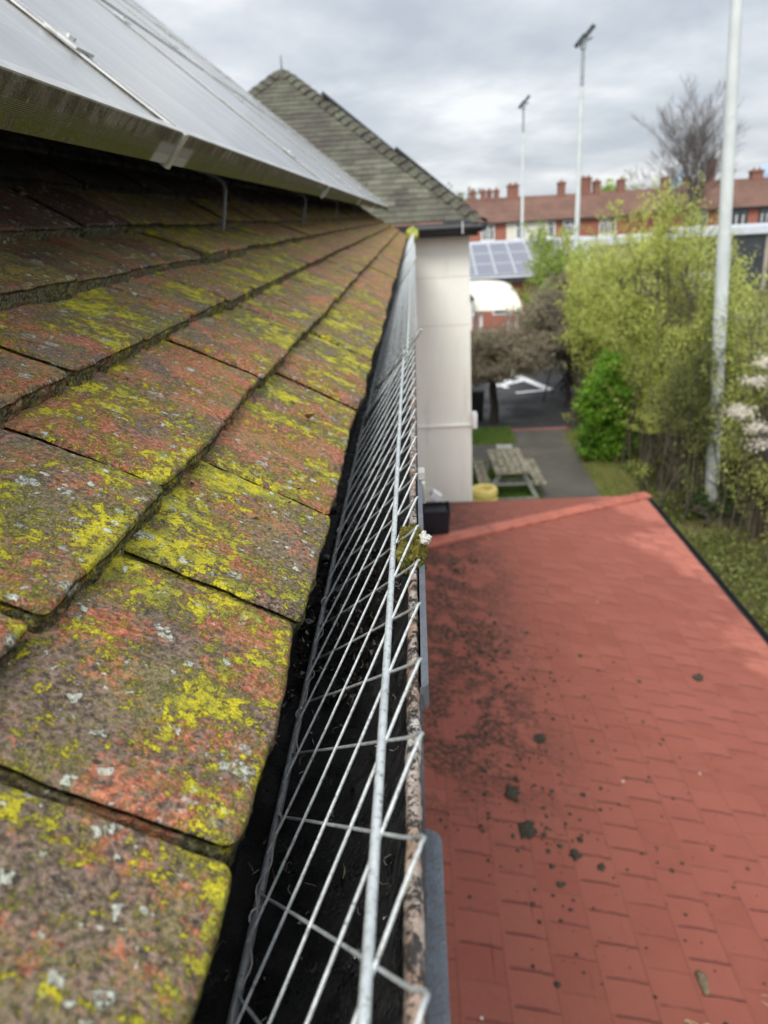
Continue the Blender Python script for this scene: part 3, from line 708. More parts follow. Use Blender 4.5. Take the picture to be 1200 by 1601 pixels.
# mounting rail and hooks in the dark gap
rail = MB()
for s_ in (.225, .76, 1.215, 1.75, 2.2, 2.74):
    x, z = -.26-c40*s_ + s40*(-.06), H+.102+s40*s_ + c40*(-.06)
    M_ = Matrix(((0, -c40, s40, x), (1, 0, 0, 0), (0, s40, c40, z), (0, 0, 0, 1)))
    rail.box(-.9, 9.2, -.02, .02, -.018, .018, M_)
rail.build('mounting_rails', M_alu)
tag(bpy.data.objects['mounting_rails'], 'dull aluminium rails in the dark gap beneath the solar panels', 'mounting rails')
def hookm():
    m = MB(); w = .008
    pts = [(-.40, -.005), (-.395, .02), (-.385, .072), (-.388, .088), (-.40, .098), (-.47, .125)]
    prev = None
    V = []
    for x, z in pts: V += [(x, -w, z), (x, w, z), (x-.004, w, z-.004), (x-.004, -w, z-.004)]
    F = []
    for i in range(len(pts)-1):
        a, b = i*4, i*4+4
        F += [(a, a+1, b+1, b), (a+1, a+2, b+2, b+1), (a+2, a+3, b+3, b+2), (a+3, a, b, b+3)]
    F += [(0, 3, 2, 1), (len(V)-4, len(V)-3, len(V)-2, len(V)-1)]
    m.add(V, F); return m
hk = hookm().build('roof_hook', M_strap)
for i, (y, lb) in enumerate(((1.72, 'bent grey roof hook standing on the tiles under the first panel joint'), (3.0, 'bent grey roof hook in shade beyond the first one'), (4.25, 'small bent roof hook third along the dark gap'), (5.5, 'tiny bent roof hook deep in the dark gap, farthest one visible'))):
    o = hk if i == 0 else hk.copy()
    if i: COL.objects.link(o)
    o.location = (0, y, H-.0); tag(o, lb, 'roof hook', 'roof hooks under the solar panels')

# ------------------------------------------------------------------ gutter guard mesh
def guard(name, y0, y1, ox, oz, label, wr=.00072, rr=.0018, edge=False):
    g = thing(name, label, 'gutter guard', (-.04, y0, H-.22), 0, 'wire mesh guards laid in the gutter'); off = Vector((.04, -y0, -(H-.22)))
    ca, sa = math.cos(R(56)), math.sin(R(56)); T = .138; P = .05
    C0 = Vector((-.0037+ox, 0, H-.174+oz))
    def pt(s, y, lift=0):
        bend = .004*math.sin(y*2.3+s*9)*(s/.13)
        return C0 + Vector((-ca*s+bend*.6-.004*(s/.138)**2, y, -sa*s-bend*.4)) + Vector((sa, 0, -ca))*lift + off
    m = MB(); yc = .129
    k0 = math.floor((y0-yc)/P); k1 = math.ceil((y1-yc)/P)
    seg = 4 if y0 > 3 else 7; nseg = 5
    for k in range(k0, k1+1):
        y = yc + k*P
        if not (y0 <= y <= y1): continue
        # one bent wire: comes up as B, rounds the corner, goes down as A
        path = []
        rB = [(T, y+T), (T*.66, y+T*.66), (T*.33, y+T*.33), (.012, y+.012), (.0055, y+.0062), (.0020, y+.0040), (.0002, y+.0015), (.0002, y-.0015), (.0020, y-.0040), (.0055, y-.0062), (.012, y-.012), (T*.33, y-T*.33), (T*.66, y-T*.66), (T, y-T)]
        for s_, yy in rB:
            yy = min(max(yy, y0), y1); path.append(pt(s_, yy, (wr*.9 if yy > y else -wr*.9)))
        m.tube(path, wr, seg)
        # tie round the back rod
        if y1-y0 < 2.5 and y0 < 2 and y0 < y+T < y1 and k % 3 == 0:
            q = []
            for i in range(8):
                a = 2*PI*i/8*1.1; q.append(pt(T-.001+.0026*math.cos(a), y+T-.004-.0016*i, .0026*math.sin(a)))
            m.tube(q, wr*.8, 5)
    m.build('wire_mesh', M_wire, g, True)
    ys = list(np.arange(y0, y1, .06)) + [y1]
    m = MB(); m.tube([pt(.0265, y, -.0027) + Vector((.0006*math.sin(y*5), 0, .0005*math.cos(y*7))) for y in ys], rr, 14 if y0 < 1 else 8); m.build('top_rod', M_rod, g, True)
    m = MB(); m.tube([pt(T+.001, y, .0008) for y in ys], rr*1.2, 12 if y0 < 1 else 6); m.build('back_rod', M_backrod, g, True)
    if edge:
        m = MB(); m.tube([pt(-.012, y0-.012, -.003), pt(.03, y0+.01, -.003), pt(.115, y0+.10, -.003)], rr*1.1, 8); m.build('end_bar', M_wire, g, True)
    return g
guard('gutter_guard', -.30, 1.20, 0, 0, 'galvanised diamond wire guard with thick top rod, lying in the nearest stretch of gutter')
guard('gutter_guard', 1.12, 3.20, .006, .012, 'grey wire guard overlapping the nearest one, bar end sticking out over the gutter lip', edge=True)
guard('gutter_guard', 3.05, 5.20, .010, .016, 'grey wire guard third along the gutter, small in the distance', edge=True)
guard('gutter_guard', 5.1, 9.3, .004, .010, 'farthest wire guard, running to the yellow moss at the cream wing', edge=True)

# debris in the gutter
dm = MB()
def blob(name, c, r, mat, amp=.35, sc=None, seed=0, sub=3, squash=(1, 1, 1), label=None, cat=None, group=None, parent=None):
    import bmesh
    bm = bmesh.new(); bmesh.ops.create_icosphere(bm, subdivisions=sub, radius=1)
    P = np.array([v.co[:] for v in bm.verts]); q = P + seed*3.7
    d = 1 + amp*vnoise(q, 1.6) + amp*.6*vnoise(q, 4.5, 3) + amp*.3*vnoise(q, 11, 7)
    P = P*d[:, None]*r*np.array(squash)
    for v, p in zip(bm.verts, P): v.co = p
    me = bpy.data.meshes.new(name); bm.to_mesh(me); bm.free(); me.materials.append(mat)
    me.polygons.foreach_set('use_smooth', [True]*len(me.polygons))
    o = bpy.data.objects.new(name, me); COL.objects.link(o); o.location = c
    if parent is not None: o.parent = parent
    if label: tag(o, label, cat, group)
    return o
blob('moss_clump', (-.0085, .447, H-.199), .0095, M_moss, .4, seed=2, sub=5, squash=(.95, 1.7, 1.5), label='olive moss clump growing on the gutter lip under the mesh', cat='moss')
blob('lichen_tuft', (-.0015, .449, H-.191), .0045, M_lichen, .5, seed=5, sub=4, squash=(1.1, 1.3, .8), label='white lichen tuft on top of the moss at the gutter lip', cat='lichen')
blob('moss_clump', (-.01, 8.9, H-.19), .075, M_mossy_yellow, .4, seed=8, sub=4, squash=(.7, .8, 1.1), label='bright yellow moss clump at the far end of the gutter', cat='moss')
blob('moss_clump', (-.100, .56, H-.235), .015, simple('damp_green_moss', (.055, .065, .02), .8, .5, 90, bump=.004, bscale=200), .5, seed=9, sub=4, squash=(.8, 2.4, .8), label='dark wet moss wad beside the tile edge inside the gutter', cat='moss')
m = MB()
for i in range(520):
    y = .10 + 2.2*random.random()**1.6; a = PI + PI*random.uniform(.12, .85)
    x = gx+(gr-.003)*math.cos(a); z = gz+(gr-.003)*math.sin(a)*1.15+.001
    L = random.uniform(.002, .010); q = random.uniform(0, 2*PI); pts = []
    cv = random.uniform(-2.5, 2.5)
    for k in range(4): pts.append((x+L*k/3*math.cos(q+cv*k/3)*.7, y+L*k/3*math.sin(q+cv*k/3), z+.001+random.uniform(0, .0015)))
    m.tube(pts, random.uniform(.00012, .00040), 4)
for i in range(1500):
    y = random.choice([random.uniform(.1, 3), random.gauss(.62, .13), random.gauss(.5, .05)]); a = PI + PI*random.uniform(.08, .8); lift = random.uniform(0, .006)*(.4 < y < .9)
    if y < .08: continue
    x = gx+(gr-.002-lift)*math.cos(a); z = gz+(gr-.002-lift)*math.sin(a)*1.15; r_ = random.uniform(.0008, .003)*(1.4 if .42 < y < .8 else .8)
    V = [(x+r_*random.uniform(-1, 1), y+r_*random.uniform(-1, 1)*1.4, z+r_*random.uniform(-1, 1)) for _ in range(6)]
    dm.add(V, [(0,1,2), (0,2,3), (0,3,4), (0,4,5), (1,2,4), (3,5,1), (2,5,3), (1,4,5)])
tag(dm.build('gutter_sludge', simple('wet_sludge', (.020, .016, .011), .16, .5, 300)), 'black wet sludge crumbs along the inside of the gutter', 'debris', kind='stuff')
tag(m.build('gutter_debris', [simple('debris_bits', (.15, .13, .10), .35, .6, 200)]), 'fine twigs and grit scattered in the black gutter', 'debris', kind='stuff')
m = MB()
for i in range(26):
    y = random.uniform(.12, .8); x = -.085-random.uniform(0, .03); z = H-.24+random.uniform(-.03, .012); L = random.uniform(.004, .018); q = random.uniform(0, 6.28); c = random.uniform(-4, 4)
    m.tube([(x+L*k/5*math.cos(q+c*k/5)*.6, y+L*k/5*math.sin(q+c*k/5), z+L*.3*math.sin(c*k/5)) for k in range(6)], .0003, 5)
for (ya, yb, xo, zo) in ((.11, .52, .005, .004), (.12, .40, -.014, .008)):
    yy = np.arange(ya, yb, .004); m.tube([(-.0037-.56*.138-.004+xo+.0016*math.sin(y*90)+.0012*math.sin(y*231), y, H-.174-.829*.138+zo+.001*math.sin(y*150)) for y in yy], .00038, 5)
tag(m.build('root_fibres', simple('pale_root', (.34, .33, .31), .3, .3, 50)), 'curled wet root fibres along the back of the gutter', 'debris', kind='stuff')
# leaf fragment and crumbs on the tiles
def leafbit(c, L, w, rz, tilt, mat, label):
    m = MB(); V = []; n = 7
    for i in range(n+1):
        t = i/n; ww = w*math.sin(PI*min(1, t*1.02+.0))**.8*.5+.0002; V += [(t*L-L/2, -ww, .0015*math.sin(t*3)), (t*L-L/2, 0, .0006*math.sin(t*3)+.0006), (t*L-L/2, ww, .002*math.sin(t*3))]
    F = []
    for i in range(n): F += [(i*3, i*3+3, i*3+4, i*3+1), (i*3+1, i*3+4, i*3+5, i*3+2)]
    m.add(V, F); o = m.build('leaf_fragment', mat, None, True); o.modifiers.new('thick', 'SOLIDIFY').thickness = .0004
    o.location = c; o.rotation_euler = (0, tilt, rz); return tag(o, label, 'leaf')
leafbit((-.108, .735, H-.178), .020, .010, 1.9, R(27), M_leafbrown, 'small orange fallen leaf piece lying on a lower-course tile')
m = MB()
for i in range(70):
    y = random.choice([random.uniform(.45, 1.3), random.uniform(.2, 2.2)]); t = random.random()**2*.09; x = -.072-t; z = H-.2035+t*math.tan(R(27.6))+.0008
    r_ = random.uniform(.0005, .0022); V = [(x+r_*random.uniform(-1, 1)*1.3, y+r_*random.uniform(-1, 1)*1.3, z+r_*random.uniform(-.3, .9)) for _ in range(6)]
    m.add(V, [(0,1,2), (0,2,3), (0,3,4), (0,4,5), (1,2,4), (3,5,1)])
tag(m.build('tile_crumbs', M_moss_dark), 'dark moss crumbs scattered on the lowest tiles', 'debris', kind='stuff')

# ------------------------------------------------------------------ red shingled porch
YF = 9.6; XEr = 2.89; ZEr = H-3.58; tr = .236
porch = thing('porch', 'single storey porch with red shingle lean-to roof and black gutter beside the school', 'porch', (1.3, 4.5, 0)); poff = Vector((-1.3, -4.5, 0))
def zr(x): return ZEr + (XEr-x)*tr
def porch_roof():
    # main slope in stepped courses, cut by the hip; then the end slope
    V = []; Q = []; mi = []
    n = int((XEr+.30)/.205)+1
    def hipY(x): return YF - (XEr-x)
    for i in range(n):
        x1 = XEr - i*.205; x0 = max(x1-.205, -.299)
        if x1 <= -.299: break
        ny = 40; ya, yb0, yb1 = -1.0, hipY(x0), hipY(x1)
        for j in range(ny):
            t0, t1 = j/ny, (j+1)/ny
            def Yq(t, yb): return ya+(yb-ya)*t
            b = len(V); hh = .006
            w0, w1 = .003*math.sin(j*1.7+i*2), .003*math.sin((j+1)*1.7+i*2)
            V += [(x1+w0, Yq(t0, yb1), zr(x1)+hh), (x1+w1, Yq(t1, yb1), zr(x1)+hh), (x0, Yq(t1, yb0), zr(x0)+.001), (x0, Yq(t0, yb0), zr(x0)+.001), (x1+w0, Yq(t0, yb1), zr(x1)-.003), (x1+w1, Yq(t1, yb1), zr(x1)-.003)]
            Q += [(b, b+1, b+2, b+3), (b+4, b+5, b+1, b)]
    n1 = len(Q)
    for i in range(n):
        y1 = YF - i*.205; y0 = max(y1-.205, YF-(XEr+.299)); f = lambda y: XEr-(YF-y)
        if y1 <= y0: break
        b = len(V); z = lambda y: ZEr+(YF-y)*tr
        V += [(-.299, y1, z(y1)+.006), (f(y1), y1, z(y1)+.006), (f(y0), y0, z(y0)+.001), (-.299, y0, z(y0)+.001), (-.299, y1, z(y1)-.003), (f(y1), y1, z(y1)-.003)]
        Q += [(b, b+1, b+2, b+3), (b+4, b+5, b+1, b)]
    V = [(x-1.3, y-4.5, z) for x, y, z in V]
    me = bpy.data.meshes.new('shingle_roof'); me.from_pydata(V, [], Q); me.materials.append(M_red); me.materials.append(M_red2)
    me.polygons.foreach_set('material_index', [0]*n1+[1]*(len(Q)-n1)); me.update()
    o = bpy.data.objects.new('shingle_roof', me); COL.objects.link(o); o.parent = porch
    return o
porch_roof()
m = MB(); p0 = Vector((XEr+.02, YF+.02, ZEr)); p1 = Vector((-.29, YF-(XEr+.29), zr(-.29)))
nseg = 14
for i in range(nseg):
    a = p0.lerp(p1, i/nseg); b = p0.lerp(p1, (i+1)/nseg+.012); sd_ = Vector((1, -1, 0)).normalized()
    for s_ in (-1, 1):
        V = []
        for p, h_ in ((a, .030), (b, .016)): V += [p + Vector((0, 0, h_+.012)), p + sd_*s_*.11 + Vector((0, 0, h_-.018))]
        V += [v-Vector((0, 0, .022)) for v in V]
        m.add([v+poff for v in V], [(0,1,3,2), (4,6,7,5), (0,4,5,1), (2,3,7,6), (1,5,7,3), (0,2,6,4)])
m.build('hip_cap', M_redcap, porch)
m = MB(); m.prism([(-.299, ZEr-.10), (XEr-.16, ZEr-.10), (XEr-.16, ZEr-.04), (-.299, zr(-.299)-.04)], -1.0, YF-3.3); m.build('roof_deck', M_soffit, porch, M=Matrix.Translation(poff))
m = MB(); m.box(-.298, XEr-.25, -1.0, YF-.32, 0, ZEr-.10); m.build('wall', M_brick, porch, M=Matrix.Translation(poff))
m = MB(); pr = [(XEr+.045+.052*math.cos(PI+PI*i/10), ZEr-.02+.06*math.sin(PI+PI*i/10)) for i in range(11)] + [(XEr+.045+.048*math.cos(2*PI-PI*i/10), ZEr-.02+.055*math.sin(2*PI-PI*i/10)) for i in range(11)]
m.prism(pr, -1.0, YF+.05); m.box(XEr-.02, XEr-.007, -1, YF+.04, ZEr-.12, ZEr-.005); pg = m.build('gutter', M_blackpl, porch, M=Matrix.Translation(poff))
for y in (1.3, 2.9, 4.3, 4.75, 5.2, 6.9, 9.1):
    m = MB(); m.box(XEr-.01, XEr+.105, y-.018, y+.018, ZEr-.017, ZEr-.008); m.box(XEr+.09, XEr+.105, y-.018, y+.018, ZEr-.06, ZEr-.017); m.build('gutter_bracket', M_alu, pg, M=Matrix.Translation(poff))
m = MB(); m.box(-.29, XEr, YF+.012, YF+.024, ZEr-.12, ZEr-.006); m.build('fascia_board', M_redcap, porch, M=Matrix.Translation(poff))
# black tub on the shingles
def zmain(x, y): return ZEr + min(XEr-x, YF-y)*tr + .007
tb = thing('plastic_tub', 'black plastic tub standing on the red shingles beside the cream wall', 'tub', (.12, 7.12, zmain(.10, 7.0)))
m = MB(); a, b, h, t = .14, .14, .26, .007
V = []
for (sx_, sy_, z) in ((a*.86, b*.86, 0), (a, b, h), (a+.006, b+.006, h), (a+.006, b+.006, h+.008), (a-t, b-t, h+.008), (a*.86-t, b*.86-t, .01)):
    V += [(-sx_, -sy_, z), (sx_, -sy_, z), (sx_, sy_, z), (-sx_, sy_, z)]
F = [(0, 3, 2, 1)]
for i in range(5):
    for j in range(4): F.append((i*4+j, i*4+(j+1) % 4, i*4+4+(j+1) % 4, i*4+4+j))
F.append((20, 21, 22, 23)); m.add(V, F); m.build('body', M_tub, tb, bevel=.008)
m = MB(); m.box(-a*.8, a*.8, -b*.8, b*.8, h-.05, h-.03); m.build('contents', M_dark, tb)
# debris on the shingles
def rp(x, y): return (x, y, zmain(x, y))
ml = [(2.02, 5.05, .045, 'black wad of debris alone on the middle of the red shingles'), (.66, 3.95, .04, 'dark moss wad near the wall, between the two grit patches'), (.42, 3.42, .045, 'dark moss wad, upper one of the two nearest the wall'), (.47, 3.15, .05, 'dark moss wad, lower one of the two nearest the wall'), (.70, 3.03, .03, 'black oval wad on the shingles right of the near moss'), (.82, 2.98, .022, 'small black wad farthest right of the near moss pair')]
for i, (x, y, r_, lb) in enumerate(ml):
    blob('moss_wad', rp(x, y), r_*.85, M_moss_dark, .7, seed=20+i, sub=4, squash=(1, 1.1, .3), label=lb, cat='moss', group='moss wads fallen on the red porch roof')
m = MB()
def crumb(x, y, r_):
    z = zmain(x, y); V = [(x+r_*math.cos(a_)*random.uniform(.6, 1.3), y+r_*math.sin(a_)*random.uniform(.6, 1.3), z-.001) for a_ in np.linspace(0, 5.2, 6)] + [(x+random.uniform(-.3, .3)*r_, y+random.uniform(-.3, .3)*r_, z+r_*random.uniform(.4, .8))]
    m.add(V, [(i, (i+1) % 6, 6) for i in range(6)])
for i in range(750):
    cxy = random.choice([(.28, 6.3, .28, .5), (.35, 5.1, .32, .35), (.5, 4.7, .40, .30), (.45, 4.0, .35, .5), (.5, 3.5, .3, .4), (.9, 4.9, .6, .8), (1.0, 3.4, .8, 1.0), (.6, 2.9, .6, .8)])
    x = random.gauss(cxy[0], cxy[2]*.6); y = random.gauss(cxy[1], cxy[3]*.6)
    if .03 < x < 2.6 and 1.2 < y < 7.2: crumb(x, y, abs(random.gauss(0, .007))+.0025)
for i in range(80): crumb(random.uniform(.3, 2.7), random.uniform(1.5, 7), random.uniform(.002, .006))
tag(m.build('roof_grit', M_moss_dark), 'dark moss grit scattered over the red shingles near the wall', 'debris', kind='stuff')
def straw(x, y, n, L, lb, seed):
    m = MB(); rs = random.Random(seed)
    for i in range(n):
        q = rs.uniform(0, 6.28); l = L*rs.uniform(.4, 1); c = rs.uniform(-1.5, 1.5); pts = []
        for k in range(5):
            t = k/4; px = x+l*t*math.cos(q+c*t); py = y+l*t*math.sin(q+c*t); pts.append((px, py, zmain(px, py)+.003+.02*math.sin(PI*t)*rs.random()))
        m.tube(pts, rs.uniform(.0012, .0028), 5)
    return tag(m.build('straw_tuft', M_straw), lb, 'straw', 'straw tufts on the red porch roof')
straw(2.15, 3.72, 16, .07, 'pale straw tuft at the right side of the red shingles', 3)
straw(1.05, 2.18, 14, .075, 'green straw tuft in the foreground of the red shingles', 4)
straw(1.45, 2.35, 5, .09, 'thin red-brown straw strands beside the brown moss wad', 5)
blob('moss_wad', rp(1.13, 2.42), .034, simple('brown_moss', (.16, .12, .07), .95, .4, 60), .5, seed=31, sub=3, squash=(.6, 1.6, .45), label='brown elongated moss wad in the foreground of the red roof', cat='moss', group='moss wads fallen on the red porch roof')

# ------------------------------------------------------------------ ground
def sheet(name, poly, z, mat):
    m = MB(); m.add([(x, y, z) for x, y in poly], [tuple(range(len(poly)))]); o = m.build(name, mat); return struct(o)
def grid_ground():
    n = 60; P = []
    xs = np.concatenate([np.linspace(-1500, -60, 8), np.linspace(-40, 60, 60), np.linspace(90, 1500, 8)]); ys = np.concatenate([np.linspace(-200, -5, 4), np.linspace(0, 110, 70), np.linspace(150, 4000, 10)])
    X, Y = np.meshgrid(xs, ys, indexing='ij'); V = np.stack([X, Y, np.full_like(X, -.004)], -1).reshape(-1, 3)
    idx = np.arange(len(V)).reshape(X.shape); Q = np.stack([idx[:-1, :-1], idx[1:, :-1], idx[1:, 1:], idx[:-1, 1:]], -1).reshape(-1, 4)
    return struct(np_mesh('ground', V, Q, M_grass, None, False))
grid_ground()
sheet('path', [(2.75, 9.9), (4.05, 9.9), (4.05, 16.5), (4.35, 22.6), (2.75, 22.6)], .004, M_path)
sheet('cross_path', [(.7, 19.6), (2.746, 19.6), (2.746, 21.2), (.7, 21.2)], .004, M_path)
sheet('yard', [(-.5, 22.75), (5.9, 22.75), (7.0, 40), (-6, 40), (-6, 30)], .008, M_asph)
m = MB(); m.box(2.7, 4.5, 22.6, 22.75, -.05, .02); struct(m.build('kerb', M_redbrickedge))
sheet('planting_bed', [(4.9, 8), (7.4, 8), (7.8, 40), (6.9, 40), (5.9, 22.7), (5.4, 17)], .008, M_soil)
sheet('car_park', [(8.4, -5), (60, -5), (60, 46), (8.8, 46)], .004, M_park)
sheet('road', [(-40, 68), (80, 68), (80, 75), (-40, 75)], .012, M_road)
def quad(m, a, b, w, z=.016):
    a = Vector((*a, z)); b = Vector((*b, z)); d = (b-a).normalized(); s_ = Vector((-d.y, d.x, 0))*w/2; m.add([a-s_, b-s_, b+s_, a+s_], [(0, 1, 2, 3)])
for a_, b_, w_ in (((2.95, 34.0), (4.75, 28.0), .34), ((2.9, 29.0), (4.2, 30.0), .36), ((2.85, 31.6), (3.6, 29.5), .32), ((3.5, 27.7), (4.75, 28.0), .26), ((3.4, 33.6), (3.9, 31.0), .3), ((2.7, 30.6), (3.3, 28.6), .22)):
    m = MB(); quad(m, a_, b_, w_, .012+.003*b_[0]); struct(m.build('yard_white_strip', M_line))  # white strips laid flat across the yard tarmac
for x in (9.0, 11.6):
    m = MB()
    for y in np.arange(11, 40, 2.6): quad(m, (9.2, y), (13.5, y), .1, .012)
    if x == 9.0: struct(m.build('bay_marking', M_line))
# grass blades
M_blade2 = leaf_mat('dull_grass_blade', (.14, .155, .035), (.31, .32, .08), .2)
def blades(n, box_, name, lab, hmin=.04, hmax=.11, mt=None):
    x = rng.uniform(box_[0], box_[1], n); y = rng.uniform(box_[2], box_[3], n); a = rng.uniform(0, 6.28, n); h = rng.uniform(hmin, hmax, n); w = .006
    V = np.zeros((n, 4, 3)); lx = rng.normal(0, .03, n); ly = rng.normal(0, .03, n)
    V[:, 0] = np.stack([x-w*np.cos(a), y-w*np.sin(a), np.zeros(n)], -1); V[:, 1] = np.stack([x+w*np.cos(a), y+w*np.sin(a), np.zeros(n)], -1)
    V[:, 2] = np.stack([x+lx+w*.3*np.cos(a), y+ly, h], -1); V[:, 3] = np.stack([x+lx-w*.3*np.cos(a), y+ly, h], -1)
    o = np_mesh(name, V.reshape(-1, 3), np.arange(n*4).reshape(n, 4), mt or M_blade, None, False, {'rnd': np.repeat(rng.random(n), 4)})
    return tag(o, lab, 'grass', kind='stuff')
blades(26000, (.7, 2.72, 13, 19.5), 'lawn_grass', 'short bright lawn grass round the picnic table')
blades(5000, (.7, 2.72, 21.3, 23), 'lawn_grass', 'short grass strip beyond the picnic table')
blades(22000, (4.1, 6.6, 9, 22), 'verge_grass', 'rough grass verge between the path and the hedge', .03, .12, M_blade2)

# ------------------------------------------------------------------ foliage
def tubes_np(segs, rad0, rad1):
    # segs (n,2,3): triangular prisms
    a, b = segs[:, 0], segs[:, 1]; d = b-a; d /= np.linalg.norm(d, axis=1)[:, None]+1e-9
    ref = np.where(np.abs(d[:, 2:3]) < .9, [[0, 0, 1.]], [[1., 0, 0]]); u = np.cross(d, ref); u /= np.linalg.norm(u, axis=1)[:, None]; v = np.cross(d, u)
    V = []
    for k in range(3):
        q = 2*PI*k/3; V.append(a + (u*math.cos(q)+v*math.sin(q))*rad0[:, None])
    for k in range(3):
        q = 2*PI*k/3; V.append(b + (u*math.cos(q)+v*math.sin(q))*rad1[:, None])
    V = np.stack(V, 1); n = len(a); base = np.arange(n)[:, None]*6
    Q = np.concatenate([base+np.array([[k, (k+1) % 3, 3+(k+1) % 3, 3+k]]) for k in range(3)])
    return V.reshape(-1, 3), Q
def leaves_np(C, size, asp=.45, droop=.3):
    n = len(C); d = rng.normal(size=(n, 3)); d[:, 2] -= droop; d /= np.linalg.norm(d, axis=1)[:, None]
    r = rng.normal(size=(n, 3)); u = np.cross(d, r); u /= np.linalg.norm(u, axis=1)[:, None]
    s = size*rng.uniform(.55, 1.3, n)[:, None]
    V = np.stack([C, C + d*s*.5 + u*s*asp*.5, C + d*s, C + d*s*.5 - u*s*asp*.5], 1)
    return V.reshape(-1, 3), np.arange(n*4).reshape(n, 4)
def bush(name, label, cat, base, stems, height, spread, nshoot, shoot_len, leaves_per, leaf_size, leafmat, bark=M_barkg, up=.8, asp=.45, group=None, first=.25, stem_r=.03, jit=.05, drop_shoot=0.0, gapscale=.9, gapthr=-.3, cent=None):
    t = thing(name, label, cat, base, 0, group)
    segs = []; r0 = []; r1 = []; C = []
    for s in range(stems):
        ang = rng.uniform(0, 6.28); rad = spread*math.sqrt(rng.uniform(0.02, 1))
        tip = np.array([rad*math.cos(ang), rad*math.sin(ang), height*rng.uniform(.62, 1.0)*(1-.25*(rad/spread)**2)])
        b0 = np.array([rng.normal(0, .38)*spread, rng.normal(0, .38)*spread, 0]) if cent is None else np.array([rng.normal(0, .03), rng.normal(0, .03), cent])
        npt = 7; pts = []
        for i in range(npt):
            q = i/(npt-1); p = b0*(1-q)+tip*q; p[:2] = b0[:2] + (tip[:2]-b0[:2])*(q**1.25); p += rng.normal(0, .03*height*.25, 3)*(q > 0); pts.append(p)
        for i in range(npt-1):
            segs.append([pts[i], pts[i+1]]); r0.append(stem_r*(1-i/npt)); r1.append(stem_r*(1-(i+1)/npt)+.002)
        for k in range(nshoot):
            q = rng.uniform(first, 1)**.8; f = q*(npt-1); i = min(int(f), npt-2); p = pts[i]*(1-(f-i))+pts[i+1]*(f-i)
            dr = rng.normal(size=3); dr[2] = abs(dr[2])*.6 + up - drop_shoot*2; dr /= np.linalg.norm(dr)
            L = shoot_len*rng.uniform(.5, 1.2); e1 = p+dr*L*.5; d2 = dr + rng.normal(0, .25, 3); d2[2] -= drop_shoot; e2 = e1 + d2/np.linalg.norm(d2)*L*.5
            segs.append([p, e1]); r0.append(.008); r1.append(.005); segs.append([e1, e2]); r0.append(.005); r1.append(.002)
            u = rng.uniform(.1, 1.05, leaves_per)[:, None]
            c = np.where(u < .5, p+(e1-p)*u*2, e1+(e2-e1)*(u*2-1)) + rng.normal(0, jit, (leaves_per, 3)); C.append(c)
    C = np.concatenate(C); keep = vnoise(C+np.array(base), gapscale) > gapthr; C = C[keep]; C = C[C[:, 2] > .02]
    V, Q = tubes_np(np.array(segs), np.array(r0), np.array(r1)); np_mesh('branches', V, Q, bark, t, True)
    V, Q = leaves_np(C, leaf_size, asp)
    cl = np.clip(.5+.42*vnoise(C+np.array(base), 1.5, 3)+rng.normal(0, .2, len(C)), 0, 1)
    np_mesh('foliage', V, Q, leafmat, t, False, {'rnd': np.repeat(cl, 4)})
    return t
G1 = 'tall light green shrubs between the path and the car park'
bush('willow_shrub', 'tall yellow-green shrub, highest of the hedge, rising in front of the brick terrace', 'shrub', (6.05, 19.2, 0), 40, 6.8, 1.45, 36, .8, 56, .062, M_leaf_willow, group=G1, first=.10, gapthr=-.5)
bush('willow_shrub', 'broad olive shrub in the middle of the hedge, left of the big pole', 'shrub', (5.95, 16.6, 0), 38, 6.0, 1.2, 34, .75, 48, .058, M_leaf_willow, group=G1, first=.08, gapthr=-.45)
bush('willow_shrub', 'wispy shrub with dark twigs at the foot of the big pole', 'shrub', (5.45, 15.3, 0), 24, 4.2, .65, 26, .55, 34, .055, M_leaf_olive, group=G1, first=.05)
bush('willow_shrub', 'sparse yellow-green shrub at the right edge, cars showing through it', 'shrub', (6.3, 13.7, 0), 22, 5.4, .9, 26, .85, 22, .055, M_leaf_willow, group=G1, first=.10, gapthr=-.2)
bush('willow_shrub', 'fresh yellow-green shrub between the big pole and the right edge, nearest the porch gutter', 'shrub', (6.9, 12.6, 0), 22, 3.4, .95, 24, .7, 34, .052, M_leaf_willow, group=G1, first=.03)
bush('willow_shrub', 'pale shrub behind the big pole on its right side', 'shrub', (7.5, 17.2, 0), 26, 5.2, 1.3, 26, .8, 24, .08, M_leaf_willow, group=G1, first=.05)
bush('willow_shrub', 'low thin shrub on the bank right of the big pole', 'shrub', (7.3, 15.9, 0), 22, 4.2, 1.0, 20, .6, 20, .06, M_leaf_willow, group=G1, first=.1)
bush('willow_shrub', 'tall pale shrub behind the hedge beside the middle floodlight pole', 'shrub', (6.5, 25.5, 0), 32, 6.6, 1.9, 30, .85, 52, .08, M_leaf_willow, group=G1, first=.12, gapthr=-.5)
bush('lime_tree', 'bright lime-green young tree behind the brown arch of branches', 'tree', (5.3, 31.0, 0), 30, 5.8, 1.4, 28, .85, 36, .11, M_leaf_lime, first=.3)
bush('laurel_bush', 'dense bright green bush beside the tarmac path', 'bush', (4.85, 19.5, 0), 50, 2.8, .66, 34, .36, 56, .09, M_leaf_green, first=.03, asp=.6, up=.2, gapthr=-.6, jit=.06)
bush('willow_shrub', 'yellow-green shrub rising straight behind the dense bright green bush', 'shrub', (5.25, 22.2, 0), 34, 5.4, 1.15, 30, .7, 50, .07, M_leaf_willow, group=G1, first=.06, gapthr=-.5)
G2 = 'brown leafless trees arching over the yard entrance'
